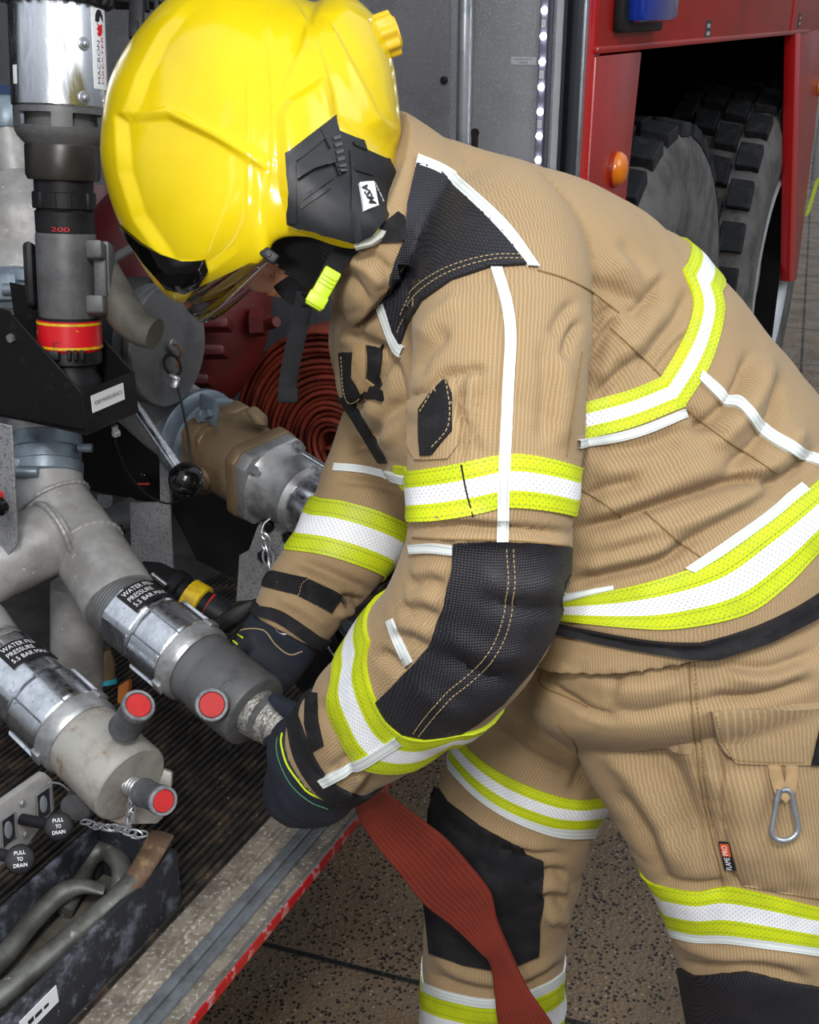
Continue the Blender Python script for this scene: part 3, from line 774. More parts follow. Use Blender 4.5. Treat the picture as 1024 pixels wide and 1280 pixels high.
pelvis = trunk([((668, 770), (1060, 660), (868, 790), 1.28, .165), ((664, 830), (1105, 740), (880, 850), 1.28, .18), ((676, 890), (1118, 830), (890, 905), 1.285, .175), ((715, 925), (1085, 900), (895, 942), 1.31, .12)], 24, 2.3)
leg_n = limb([(885, 850, 1.21, 180, .55), (897, 930, 1.225, 165, .6), (918, 1010, 1.245, 143, .7), (940, 1100, 1.28, 120, .85), (955, 1200, 1.33, 108, .92), (968, 1320, 1.39, 104, .92), (985, 1450, 1.48, 98, .92), (1000, 1595, 1.58, 92, .92)], 48)
leg_f = limb([(735, 840, 1.40, 85, .9), (705, 900, 1.43, 105, .85), (662, 970, 1.47, 103, .9), (635, 1050, 1.51, 99, .92), (622, 1130, 1.55, 91, .92), (616, 1210, 1.60, 89, .92), (612, 1290, 1.65, 88, .92), (605, 1380, 1.70, 82, .92), (600, 1436, 1.755, 78, .92)], 44)
JF = [
    ('collar', [(418, 335), (440, 352), (462, 385)], 7, -.004), ('collar', [(430, 322), (458, 335), (480, 360)], 9, .005), ('collar', [(445, 318), (470, 325), (492, 345)], 6, -.004), ('torso', [(432, 400), (455, 395), (478, 372)], 7, -.005), ('torso', [(425, 425), (450, 420), (475, 400)], 9, .005),
    ('torso', [(738, 420), (752, 395), (768, 380)], 5, -.005), ('torso', [(742, 500), (770, 470), (806, 440)], 6, -.004), ('torso', [(770, 300), (800, 340), (820, 380)], 9, -.003), ('torso', [(790, 395), (812, 370), (828, 345)], 6, -.004), ('torso', [(750, 350), (790, 372), (830, 378)], 6, -.003),
    ('arm_n', [(730, 400), (715, 420), (705, 450)], 6, -.004), ('arm_n', [(722, 375), (705, 392), (690, 420)], 7, -.003), ('arm_n', [(600, 470), (592, 520), (600, 575)], 4, -.004), ('arm_n', [(568, 474), (590, 462), (606, 466)], 5, -.004),  # folds of the jacket: ridges (+) and creases (-)
    ('torso', [(735, 455), (752, 425), (772, 396)], 7, -.006), ('torso', [(745, 480), (765, 448), (790, 420)], 12, .005), ('torso', [(728, 420), (742, 395), (752, 370)], 8, -.004),
    ('torso', [(800, 468), (822, 430), (850, 395), (862, 360)], 9, -.005), ('torso', [(775, 460), (800, 425), (826, 385)], 14, .005), ('torso', [(818, 470), (842, 438), (862, 415)], 6, -.004), ('torso', [(760, 330), (795, 345), (832, 352)], 15, .005), ('torso', [(730, 345), (770, 372), (800, 400)], 8, -.004),
    ('torso', [(862, 545), (900, 515), (925, 480), (938, 440)], 8, -.007), ('torso', [(885, 560), (925, 525), (950, 480), (955, 440)], 15, .009), ('torso', [(905, 590), (945, 555), (968, 515), (975, 470)], 8, -.006), ('torso', [(930, 600), (970, 575), (1000, 530)], 15, .008), ('torso', [(950, 610), (990, 590), (1022, 560)], 7, -.006),
    ('torso', [(718, 664), (774, 648), (850, 622), (921, 601), (975, 602)], 7, -.010), ('torso', [(722, 646), (780, 628), (850, 600), (915, 580)], 18, .008), ('torso', [(720, 690), (780, 672), (850, 655), (930, 628), (985, 615)], 13, .007),
    ('torso', [(714, 730), (775, 716), (830, 700), (868, 672)], 7, -.008), ('torso', [(712, 712), (770, 700), (820, 688), (850, 668)], 10, .006), ('torso', [(840, 690), (900, 655), (960, 620), (1005, 604)], 9, -.005),
    ('torso', [(735, 565), (800, 560), (862, 535)], 10, -.004), ('torso', [(735, 590), (800, 585), (880, 560)], 16, .005), ('torso', [(727, 625), (760, 610), (800, 602)], 8, -.004), ('torso', [(855, 512), (880, 530), (905, 548)], 7, -.004),
    ('torso', [(600, 205), (680, 240), (745, 290), (790, 350)], 26, .004), ('torso', [(690, 345), (720, 352), (752, 372)], 6, -.003), ('torso', [(660, 770), (760, 800), (860, 812), (960, 795), (1040, 750)], 5, -.003),
    ('torso', [(430, 520), (450, 500), (470, 470), (476, 440)], 8, -.007), ('torso', [(440, 400), (460, 430), (490, 445)], 9, -.006), ('torso', [(455, 560), (475, 530), (500, 500)], 9, -.006), ('torso', [(448, 480), (470, 520), (492, 560)], 12, .006), ('torso', [(470, 430), (495, 470), (500, 520)], 7, -.006),
    ('arm_n', [(500, 505), (530, 490), (556, 468), (580, 462)], 6, -.005), ('arm_n', [(505, 520), (520, 545), (517, 574)], 6, -.004), ('arm_n', [(578, 478), (574, 510), (584, 540), (576, 572)], 6, -.005), ('arm_n', [(590, 470), (588, 510), (596, 560)], 9, .004),
    ('arm_n', [(516, 470), (530, 440), (560, 410)], 9, -.004), ('arm_n', [(520, 425), (545, 395), (580, 372)], 12, .004), ('arm_n', [(700, 440), (705, 500), (700, 560)], 16, .004), ('arm_n', [(680, 420), (684, 490), (678, 560)], 10, -.003),
    ('arm_n', [(513, 662), (560, 656), (640, 662), (720, 668)], 5, -.005), ('arm_n', [(513, 652), (560, 646), (640, 648)], 7, .004), ('arm_n', [(517, 672), (600, 674), (716, 682)], 5, .004),
    ('arm_n', [(508, 735), (535, 728), (558, 738)], 9, -.0028), ('arm_n', [(512, 718), (540, 712), (560, 716)], 11, .003), ('arm_n', [(500, 765), (528, 765), (552, 778)], 9, -.003), ('arm_n', [(505, 750), (530, 746), (552, 755)], 11, .003), ('arm_n', [(487, 797), (512, 800), (538, 815)], 9, -.003), ('arm_n', [(495, 780), (520, 783), (545, 797)], 11, .003), ('arm_n', [(472, 815), (492, 830), (508, 845)], 8, -.005),
    ('arm_n', [(600, 720), (650, 735), (700, 728)], 9, .004), ('arm_n', [(596, 745), (650, 762), (700, 760)], 8, -.004), ('arm_n', [(560, 790), (610, 815), (660, 815)], 10, .005), ('arm_n', [(550, 815), (600, 845), (640, 850)], 8, -.004), ('arm_n', [(520, 850), (560, 878), (590, 890)], 9, .004),
    ('arm_n', [(398, 875), (415, 905), (430, 940), (440, 975)], 8, -.004), ('arm_n', [(412, 965), (430, 952), (445, 960)], 6, -.004), ('arm_n', [(455, 965), (440, 985), (425, 990)], 6, .004), ('arm_n', [(470, 968), (455, 985), (440, 998)], 6, -.004),
    ('arm_f', [(432, 560), (460, 556), (500, 566)], 8, -.006), ('arm_f', [(435, 545), (465, 540), (500, 545)], 9, .006), ('arm_f', [(425, 600), (460, 603), (505, 615)], 5, -.004), ('arm_f', [(370, 700), (410, 716), (450, 735), (470, 745)], 7, -.005), ('arm_f', [(365, 712), (400, 730), (440, 752)], 9, .005), ('arm_f', [(420, 745), (445, 752), (460, 762)], 6, -.006), ('arm_f', [(345, 745), (380, 760), (412, 785)], 8, .004), ('arm_f', [(418, 770), (440, 765), (455, 775)], 6, .005),
]
TF = [
    ('leg_n', [(735, 890), (790, 920), (840, 965), (868, 1030), (880, 1090)], 14, -.008), ('leg_n', [(745, 870), (810, 895), (865, 940), (890, 1000)], 18, .008), ('leg_n', [(750, 930), (795, 975), (830, 1040), (850, 1090)], 12, .006), ('leg_n', [(770, 985), (805, 1040), (832, 1100)], 9, -.006),
    ('leg_n', [(862, 830), (868, 900), (878, 980), (895, 1060), (905, 1110)], 6, -.004), ('leg_n', [(880, 830), (890, 900), (900, 1000)], 12, .004), ('leg_n', [(838, 1172), (900, 1190), (960, 1192), (1020, 1205)], 9, .005), ('leg_n', [(846, 1200), (880, 1210), (935, 1204), (1010, 1224)], 6, -.005), ('leg_n', [(820, 1100), (870, 1110), (910, 1104)], 7, -.005),
    ('leg_n', [(904, 945), (908, 1010), (916, 1070), (930, 1104), (1020, 1120)], 5, -.004), ('leg_n', [(925, 960), (928, 1020), (940, 1080)], 22, .006), ('leg_n', [(990, 1050), (1000, 1080), (1020, 1100)], 14, .006),
    ('pelvis', [(678, 850), (710, 872), (740, 890), (775, 900)], 6, -.006), ('pelvis', [(690, 830), (740, 850), (800, 862), (862, 850)], 14, .006), ('pelvis', [(740, 880), (800, 892), (870, 880), (960, 880)], 9, -.004), ('pelvis', [(770, 815), (772, 850), (760, 880)], 7, -.003), ('pelvis', [(900, 830), (960, 836), (1020, 815)], 7, -.004), ('pelvis', [(880, 870), (950, 872), (1020, 850)], 8, -.005), ('pelvis', [(800, 825), (815, 838), (830, 828)], 8, .004), ('pelvis', [(905, 845), (960, 850), (1015, 832)], 10, .005),
    ('leg_f', [(640, 868), (690, 888), (738, 925)], 8, -.007), ('leg_f', [(625, 890), (680, 915), (735, 955)], 14, .007), ('leg_f', [(610, 905), (660, 945), (720, 975)], 8, -.005), ('leg_f', [(735, 935), (728, 965), (716, 995)], 8, -.006), ('leg_f', [(545, 985), (590, 1030), (640, 1052), (700, 1062)], 9, .005), ('leg_f', [(550, 1005), (600, 1042), (660, 1066), (712, 1070)], 6, -.005),
    ('leg_f', [(668, 1100), (690, 1092), (712, 1096)], 7, -.006), ('leg_f', [(672, 1128), (690, 1122), (708, 1130)], 7, -.005), ('leg_f', [(680, 1150), (695, 1144), (706, 1152)], 9, .006), ('leg_f', [(665, 1112), (690, 1108), (712, 1112)], 8, .006), ('leg_f', [(540, 1195), (580, 1215), (640, 1222), (704, 1190)], 8, .006), ('leg_f', [(532, 1215), (580, 1235), (640, 1238), (704, 1205)], 6, -.005), ('leg_f', [(560, 1090), (600, 1100), (660, 1096)], 10, .004), ('leg_f', [(550, 1140), (600, 1150), (660, 1140)], 10, -.004),
]
person = thing('firefighter', 'person in tan firefighting suit and yellow helmet bending over the pump bay outlets', 'person', V((.33, 1.16, 0)))
jacket_g = Garment({'torso': torso, 'arm_n': arm_n, 'arm_f': arm_f, 'collar': collar}, folds=JF)
trouser_g = Garment({'leg_n': leg_n, 'leg_f': leg_f, 'pelvis': pelvis}, folds=TF)
jacket = jacket_g.build('jacket', M['tan'], person)
trousers = trouser_g.build('trousers', M['tan'], person)
# ------------------------------------------------------------------ sewn-on tape, panels and pockets
HV, PI_ = M['hivis'], M['piping']
J, TR = jacket_g, trouser_g
def hv(g, up, lo, par, **k): return g.strip(up, lo, 'reflective_band', HV, par, off=k.pop('off', .0030), **k)
def pip(g, up, lo, par, **k): return g.strip(up, lo, 'silver_piping', PI_, par, off=k.pop('off', .0040), m=4, **k)
# near sleeve
hv(J, [(500, 591), (540, 585), (580, 578), (638, 567), (690, 574), (735, 588)], [(500, 653), (545, 650), (595, 642), (638, 634), (690, 639), (730, 649)], jacket, wrap='arm_n')
J.patch([(567, 681), (600, 678), (628, 677), (680, 680), (712, 684), (710, 730), (700, 766), (687, 799), (668, 830), (628, 877), (596, 902), (572, 917), (532, 921), (504, 916), (484, 899), (470, 878), (508, 842), (537, 808), (556, 756), (566, 708)], 'elbow_pad', M['pad'], jacket, off=.0032, on='arm_n')
hv(J, [(463, 801), (459, 830), (467, 866), (484, 899), (505, 917), (532, 922), (575, 915)], [(418, 846), (412, 885), (425, 918), (441, 947), (468, 962), (515, 960), (560, 932)], jacket, wrap='arm_n', off=.004)
pip(J, [(614, 337), (626, 380), (631, 423), (628, 487), (623, 595), (621, 677)], [(628, 337), (640, 380), (645, 423), (642, 487), (637, 595), (635, 677)], jacket, on='arm_n')
pip(J, [(514, 681), (540, 679), (567, 682)], [(516, 692), (540, 690), (567, 692)], jacket, on='arm_n')
pip(J, [(484, 777), (489, 793), (497, 812), (507, 834)], [(491, 773), (497, 788), (506, 806), (516, 827)], jacket, on='arm_n', off=.0018)
pip(J, [(497, 917), (450, 947), (400, 972)], [(505, 926), (455, 958), (407, 981)], jacket, off=.006, on='arm_n')
J.patch([(384, 866), (397, 866), (398, 900), (405, 932), (391, 940), (383, 905)], 'cuff_tab', M['velcro'], jacket, off=.003)
J.patch([(500, 508), (538, 488), (557, 469), (571, 470), (575, 496), (579, 522), (573, 556), (561, 573), (521, 575), (508, 548)], 'sleeve_pocket', M['tan'], jacket, off=.0030, on='arm_n')
J.patch([(529, 513), (559, 473), (567, 496), (566, 539), (543, 569), (531, 570)], 'sleeve_pocket_tab', M['velcro'], jacket, off=.0055, on='arm_n')
J.strip([(372, 891), (385, 926), (399, 956), (419, 980), (448, 994)], [(361, 900), (369, 942), (385, 973), (407, 997), (440, 1006)], 'cuff_edge', M['black_cloth'], jacket, off=.004, wrap='arm_n')
# shoulder panel
J.patch([(520, 207), (544, 212), (586, 250), (629, 292), (658, 332), (613, 335), (565, 351), (528, 377), (509, 409), (502, 430), (493, 414), (483, 380), (488, 340), (504, 303), (509, 255)], 'shoulder_panel', M['pad'], jacket, off=.0040)
pip(J, [(522, 196), (560, 213), (600, 246), (640, 287), (674, 336)], [(519, 208), (552, 222), (590, 255), (628, 295), (660, 335)], jacket)
pip(J, [(472, 380), (482, 410), (494, 437), (502, 446)], [(481, 378), (490, 405), (500, 428), (507, 434)], jacket)
J.patch([(466, 292), (498, 266), (506, 272), (508, 296), (500, 303), (476, 304)], 'collar_tab', M['velcro'], jacket, off=.004)
# chest tabs
J.patch([(463, 431), (481, 431), (477, 470), (480, 500), (460, 499)], 'chest_tab', M['velcro'], jacket, off=.006, on='torso')
J.patch([(450, 432), (464, 430), (462, 470), (472, 478), (462, 494), (448, 470)], 'chest_loop', M['tan_plain'], jacket, off=.009, on='torso')
J.patch([(429, 440), (449, 440), (450, 470), (466, 485), (457, 498), (435, 500)], 'chest_tab', M['velcro'], jacket, off=.006, on='torso')
J.patch([(424, 497), (438, 495), (462, 535), (485, 578), (475, 578), (452, 540)], 'front_flap', M['black_cloth'], jacket, off=.003, on='torso')
# torso bands
hv(J, [(720, 506), (780, 490), (826, 472)], [(720, 551), (790, 534), (856, 508)], jacket, past=('torso', 1.2, 0))
hv(J, [(825, 473), (845, 440), (860, 408), (866, 375), (853, 337)], [(855, 508), (881, 468), (896, 430), (904, 390), (901, 366)], jacket, past=('torso', 0, 1.5), off=.0026)
pip(J, [(722, 550), (790, 536), (856, 511)], [(722, 560), (795, 546), (859, 521)], jacket, off=.003)
hv(J, [(695, 751), (765, 738), (830, 722), (890, 698), (950, 655), (1006, 614), (1050, 574)], [(690, 773), (786, 784), (850, 785), (930, 768), (980, 734), (1024, 688), (1066, 640)], jacket, wrap='torso')
pip(J, [(876, 463), (900, 484), (910, 496), (930, 500), (957, 532), (993, 555), (1030, 574)], [(872, 474), (893, 495), (905, 507), (926, 513), (950, 544), (988, 568), (1030, 586)], jacket, past=('torso', 0, .6))
pip(J, [(856, 711), (900, 681), (950, 645), (1000, 604)], [(868, 716), (905, 693), (955, 657), (1010, 613)], jacket)
pip(J, [(704, 742), (735, 738), (768, 733)], [(704, 752), (735, 745), (768, 738)], jacket)
J.strip([(690, 778), (765, 793), (829, 802), (892, 802), (955, 791), (1024, 757), (1060, 735)], [(690, 789), (765, 807), (850, 821), (913, 818), (976, 802), (1024, 781), (1064, 762)], 'hem_binding', M['black_cloth'], jacket, off=.007, wrap='torso')
# far sleeve
hv(J, [(403, 624), (430, 627), (470, 638), (508, 654), (516, 664)], [(358, 688), (400, 693), (440, 704), (474, 717), (488, 728)], jacket, wrap='arm_f')
pip(J, [(420, 580), (460, 583), (508, 595)], [(418, 589), (460, 592), (506, 604)], jacket)
J.patch([(333, 712), (383, 722), (424, 742), (412, 765), (380, 746), (329, 733)], 'cuff_tab', M['velcro'], jacket, off=.003)
J.patch([(386, 724), (424, 742), (412, 765), (374, 745)], 'cuff_tab_end', M['velcro'], jacket, off=.006)
J.strip([(318, 756), (350, 763), (385, 785), (414, 806)], [(314, 768), (345, 777), (378, 798), (404, 818)], 'cuff_edge', M['black_cloth'], jacket, off=.004, wrap='arm_f')
# visible stitching and seams, one mesh of thread per garment panel
def threads(g, pls, name, mat, par, r=.0008, off=.0006):
    gs = [x for x in (g.seam(p, r, off) for p in pls) if x]
    for x in gs: obj(name, x, mat, par)
def dashes(g, pl, par, mat, off=.003, r=.0005, step=.0045):
    n = 120; pts = []
    for q in spline(pl, n):
        h = g.hit(*q)
        if h: pts.append(h[0] + h[1] * off)
    L = [0]
    for a, b in zip(pts, pts[1:]): L.append(L[-1] + (b - a).length)
    geo = []; x = 0.0
    def at(d):
        i = min(max(int(np.searchsorted(L, d)) - 1, 0), len(pts) - 2); t = (d - L[i]) / max(1e-6, L[i + 1] - L[i]); return pts[i].lerp(pts[i + 1], min(1, t))
    while x < L[-1] - step:
        geo.append(tube([at(x), at(x + step * .62)], r, 4)); x += step
    return obj('stitching', geo, mat, par)
threads(J, [[(578, 581), (584, 612), (592, 644)]], 'band_join', M['black_cloth'], jacket, .0009, .0028)
threads(J, [[(672, 338), (705, 348), (738, 364), (774, 391)], [(763, 410), (800, 444), (826, 470)], [(856, 510), (896, 542), (935, 568), (972, 592)], [(727, 612), (770, 640), (776, 648)], [(516, 672), (560, 674), (640, 676), (716, 683)], [(727, 440), (715, 520), (708, 570)], [(806, 640), (838, 668), (852, 680), (884, 702)]], 'seam', M['thread_dark'], jacket)
for pl in ([(633, 684), (633, 740), (618, 799), (590, 836), (561, 861), (532, 894), (516, 916)], [(641, 684), (641, 742), (627, 802), (597, 842), (566, 868), (540, 897), (524, 917)]): dashes(J, pl, jacket, M['thread_tan'], .0046)
for pl in ([(654, 327), (613, 329), (562, 345), (524, 371), (505, 403), (499, 420)], [(650, 322), (611, 324), (560, 339), (520, 365), (501, 398)]): dashes(J, pl, jacket, M['thread_tan'], .0046)
for pl in ([(532, 516), (558, 479), (563, 497), (562, 537), (541, 565)], [(433, 444), (438, 496), (456, 494)], [(374, 745), (386, 724), (424, 742)]): dashes(J, pl, jacket, M['thread_tan'], .0064)
ring = J.hit(421, 757)[0]
obj('cuff_buckle', torus(ring - CF * .004, (CF + CR * .3).normalized(), .011, .0022, 20, 8, -2.2, 1.2), M['black'], jacket)
# ------------------------------------------------------------------ trousers
hv(TR, [(564, 913), (600, 948), (640, 973), (690, 993), (730, 1000), (768, 994)], [(554, 938), (590, 981), (630, 1010), (680, 1030), (712, 1035), (746, 1034)], trousers, wrap='leg_f')
pip(TR, [(552, 938), (590, 981), (630, 1010), (680, 1030), (712, 1035), (746, 1034)], [(551, 950), (592, 993), (632, 1021), (680, 1041), (710, 1047), (742, 1047)], trousers, wrap='leg_f', off=.0025)
TR.patch([(541, 972), (560, 1000), (600, 1030), (640, 1053), (678, 1074), (676, 1130), (671, 1192), (645, 1203), (625, 1211), (580, 1204), (541, 1190), (536, 1140), (528, 1060), (530, 1015)], 'knee_pad', M['black_cloth'], trousers, off=.0065, on='leg_f')
pip(TR, [(522, 1225), (560, 1239), (620, 1248), (680, 1230), (712, 1208)], [(521, 1235), (560, 1250), (620, 1259), (680, 1242), (712, 1220)], trousers, wrap='leg_f', off=.0025)
hv(TR, [(521, 1236), (560, 1251), (620, 1260), (680, 1243), (712, 1221)], [(519, 1306), (560, 1318), (620, 1326), (680, 1312), (712, 1288)], trousers, wrap='leg_f')
hv(TR, [(816, 1105), (868, 1114), (908, 1108), (960, 1118), (1024, 1134), (1064, 1140)], [(830, 1158), (868, 1166), (908, 1167), (960, 1174), (1024, 1183), (1072, 1190)], trousers, wrap='leg_n')
pip(TR, [(831, 1159), (868, 1167), (908, 1168), (960, 1175), (1024, 1184), (1072, 1191)], [(834, 1169), (868, 1177), (908, 1178), (960, 1185), (1024, 1194), (1074, 1201)], trousers, wrap='leg_n', off=.0025)
TR.patch([(851, 1209), (868, 1219), (900, 1216), (933, 1213), (980, 1224), (1024, 1233), (1058, 1238), (1062, 1300), (1060, 1380), (980, 1392), (890, 1385), (872, 1330), (860, 1260)], 'knee_pad', M['pad'], trousers, off=.006, on='leg_n')
TR.patch([(904, 948), (905, 1000), (910, 1050), (920, 1085), (928, 1104), (980, 1114), (1040, 1122), (1052, 1040), (1048, 945)], 'thigh_pocket', M['tan'], trousers, off=.006, on='leg_n')
TR.patch([(886, 889), (930, 886), (980, 882), (1046, 876), (1050, 950), (1006, 952), (960, 951), (918, 949), (901, 936), (893, 912)], 'pocket_flap', M['tan'], trousers, off=.010, on=('leg_n', 'pelvis'))
TR.patch([(1020, 895), (1048, 893), (1050, 949), (1007, 951)], 'flap_tab', M['velcro'], trousers, off=.0125)
threads(TR, [[(861, 822), (866, 900), (876, 980), (884, 1020), (896, 1070), (905, 1108)], [(678, 830), (677, 856), (710, 872), (736, 884)], [(905, 1112), (906, 1168)], [(700, 905), (722, 940), (716, 1000), (714, 1032)]], 'seam', M['thread_dark'], trousers)
for pl in ([(868, 830), (873, 900), (884, 990), (894, 1040)],): dashes(TR, pl, trousers, M['thread_dark'], .0012)
for pl in ([(890, 892), (897, 912), (904, 932), (920, 944), (1004, 947)],): dashes(TR, pl, trousers, M['thread_dark'], .0106)
# woven tag
tp = [TR.hit(x, y) for x, y in ((910, 1068), (903, 1052), (915, 1085))]
c = tp[0][0] + tp[0][1] * .003; up = (P(916, 1048, 1) - P(920, 1088, 1)).normalized(); nn = tp[0][1]; up = (P(903, 1048, proj(c)[2]) - P(908, 1088, proj(c)[2])); up = (up - nn * up.dot(nn)); ln = up.length; up.normalize(); rt = up.cross(nn).normalized()
px_ = proj(c)[2] / FPX
tg = obj('woven_tag', obox(c, rt, up, nn, 7.2 * px_, 20.5 * px_, .0012, .0006), M['black_cloth'], trousers)
obj('tag_block', obox(c + up * 9.5 * px_ + nn * .0011, rt, up, nn, 5.6 * px_, 9 * px_, .0005), plain('orange_weave', (206, 84, 40), .8), tg)
obj('tag_print', [text_geo('FLAME', c - up * 10 * px_ + nn * .0014, up, -rt, 10 * px_, .0002, wmax=18 * px_), text_geo('PRO', c + up * 9.5 * px_ + nn * .0018, up, -rt, 10 * px_, .0002, wmax=14 * px_)], M['inkwhite'], tg, smooth=False)
# belt loop of cloth for the clip
h = TR.hit(974, 968); c = h[0] + h[1] * .008; px_ = proj(c)[2] / FPX; nn = h[1]; up = (CU - nn * CU.dot(nn)).normalized(); rt = up.cross(nn).normalized()
obj('cloth_loop', [tube([c + rt * x * px_ + up * y * px_ + nn * z for x, y, z in ((-11, 18, 0), (-9, 2, .003), (-5, -14, .006), (2, -22, .007), (8, -14, .005), (11, 2, .003), (12, 18, 0))], [(.0012, .0065)] * 7, 8, ref=nn)], M['tan_plain'], trousers)
cb = thing('carabiner', 'silver carabiner clip hanging from the loop on the trouser thigh pocket', 'carabiner', c)
def cp(x, y, z): return c + rt * x * px_ + up * y * px_ + nn * z
lp = [cp(x, y, .007) for x, y in ((-9, -20), (-6, -15), (0, -14), (-10, -28))]
body_ = [(8, -18), (10, -23), (14, -40), (19, -60), (18, -70), (10, -77), (0, -79), (-9, -76), (-14, -68), (-13, -56)]
obj('hook', tube(svec([cp(x, y, .006) for x, y in [(-3, -15), (3, -14)] + body_], 40), .0029, 10), M['alu'], cb)
obj('gate', [tube([cp(-13, -56, .006), cp(-8, -22, .006)], .0025, 10), lathe(cp(-9, -28, .006), cp(-6, -12, .006) - cp(-9, -28, .006), [(0, .0035), (.012, .0035)], 12)], M['alu'], cb)
# boots
for lx, nm in ((leg_n, 'n'), (leg_f, 'f')):
    e = V(lx.C[-1]); b = V((e.x, e.y, 0)); fw = V((-.9, .35, 0)).normalized()
    pr = []
    for dx, hh, ww in ((-.10, .09, .036), (-.05, .13, .045), (.02, .14, .048), (.08, .10, .050), (.14, .075, .050), (.19, .055, .040), (.21, .03, .02)):
        pr.append((b + fw * dx + TW * .0, hh, ww))
    side = fw.cross(TW); vs, fs = [], []
    for p_, hh, ww in pr:
        for k in range(16):
            a = 2 * math.pi * k / 16; vs.append(p_ + side * (math.cos(a) * ww) + TW * (.006 + hh * (.5 + .5 * math.sin(a))))
    for i in range(len(pr) - 1):
        for k in range(16): fs.append([i * 16 + k, i * 16 + (k + 1) % 16, (i + 1) * 16 + (k + 1) % 16, (i + 1) * 16 + k])
    fs += [list(range(15, -1, -1)), [(len(pr) - 1) * 16 + k for k in range(16)]]
    bo = obj('boot', [(vs, fs), lathe(b - fw * .04, TW, [(.05, .055), (.12, .056), (.2, .058)], 20)], M['black'], person)
    obj('sole', prism([b + fw * x + side * y + TW * .001 for x, y in ((-.11, -.03), (-.02, -.047), (.10, -.053), (.19, -.04), (.215, 0), (.19, .04), (.10, .053), (-.02, .047), (-.11, .03))], TW * .016, .003), M['rubber'], bo)
# ------------------------------------------------------------------ head, hood, helmet
HD = 1.17                                   # depth of the head's middle plane
hU = (-CR * .69 + CU * .72).normalized(); hF = (-CR * .72 - CU * .69); hF = (hF - hU * hF.dot(hU)).normalized(); hL = hU.cross(hF).normalized()
if hL.dot(CF) > 0: hL = -hL                 # the person's left side faces the camera
roll = math.radians(11); hL, hU = (hL * math.cos(roll) - hU * math.sin(roll)), (hU * math.cos(roll) + hL * math.sin(roll))   # head rolled, crown towards the camera
hC = P(335, 222, HD)
def HP(f, l, u): return hC + hF * f + hL * l + hU * u
def head_geo(scale=1.0, n=64, m=48):
    vs, fs = [], []
    for i in range(m + 1):
        th = math.pi * i / m
        for k in range(n):
            a = 2 * math.pi * k / n
            x, y, z = math.sin(th) * math.cos(a), math.sin(th) * math.sin(a), math.cos(th)
            jaw = max(0, -z)
            f = x * (.098 - .012 * jaw * (x < 0)); l = y * (.076 - .022 * jaw ** 1.5); u = z * (.115 if z > 0 else .118)
            if x > 0:
                f += .012 * jaw * x                                              # chin forward
                g = lambda l0, u0, wl, wu: math.exp(-((l - l0) / wl) ** 2 - ((u - u0) / wu) ** 2)
                f += .026 * g(0, -.030, .012, .018) * (x > .2) + .012 * g(0, -.008, .010, .02)      # nose
                f -= .012 * (g(.031, .004, .015, .011) + g(-.031, .004, .015, .011))                 # eye sockets
                f += .006 * g(0, .022, .045, .009)                                                   # brow
                f += .006 * (g(0, -.062, .022, .006) + g(0, -.074, .018, .006)) - .004 * g(0, -.068, .022, .003)   # lips
                f += .008 * g(0, -.102, .018, .014)                                                  # chin
                f += .004 * (g(.042, -.026, .018, .018) + g(-.042, -.026, .018, .018))               # cheeks
            vs.append(HP(f * scale, l * scale, u * scale))
    for i in range(m):
        for k in range(n):
            k2 = (k + 1) % n; fs.append([i * n + k, (i + 1) * n + k, (i + 1) * n + k2, i * n + k2])
    return vs, fs
hv_, hf_ = head_geo()
neck0, neck1 = HP(-.03, 0, -.06), P(505, 268, 1.21)
M['skin'] = pbr('skin', (206, 150, 128), .5, 0, (190, 124, 104), 40, bump=.1, bscale=500)
def mid(l): return [V(c) for c in l.C]
bones = [tube(svec([neck0, neck0.lerp(neck1, .5), neck1], 10), .058, 20)]
for l, sc in ((torso, .62), (arm_n, .55), (arm_f, .55), (leg_n, .5), (leg_f, .6), (pelvis, .62)):
    vs = [V(c) + (V(p) - V(c)) * sc for c, row in zip(l.C[::4], l.V[::4]) for p in row]; n_ = len(l.C[::4])
    fs = [[i * NTH + k, i * NTH + (k + 1) % NTH, (i + 1) * NTH + (k + 1) % NTH, (i + 1) * NTH + k] for i in range(n_ - 1) for k in range(NTH)] + [list(range(NTH - 1, -1, -1)), [(n_ - 1) * NTH + k for k in range(NTH)]]
    bones.append((vs, fs))
ears = [ball(HP(-.012, s_ * .074, -.012), .03, 16, 10, (.55, .35, 1), (hF, hL, hU)) for s_ in (1, -1)]
co, no, f = remesh([(hv_, hf_)] + bones + ears, .0042, 2)
body = obj('body', ([V(p) for p in co], f), M['skin'], person, sharp=0)
M['eye'] = plain('eye_white', (228, 224, 218), .2)
for s_ in (1, -1):
    e = obj('eye', ball(HP(.078, s_ * .031, .003), .0125, 20, 12), M['eye'], person)
    obj('iris', ball(HP(.0885, s_ * .031, .001), .0045, 12, 8), plain('iris', (70, 90, 100), .2), e)
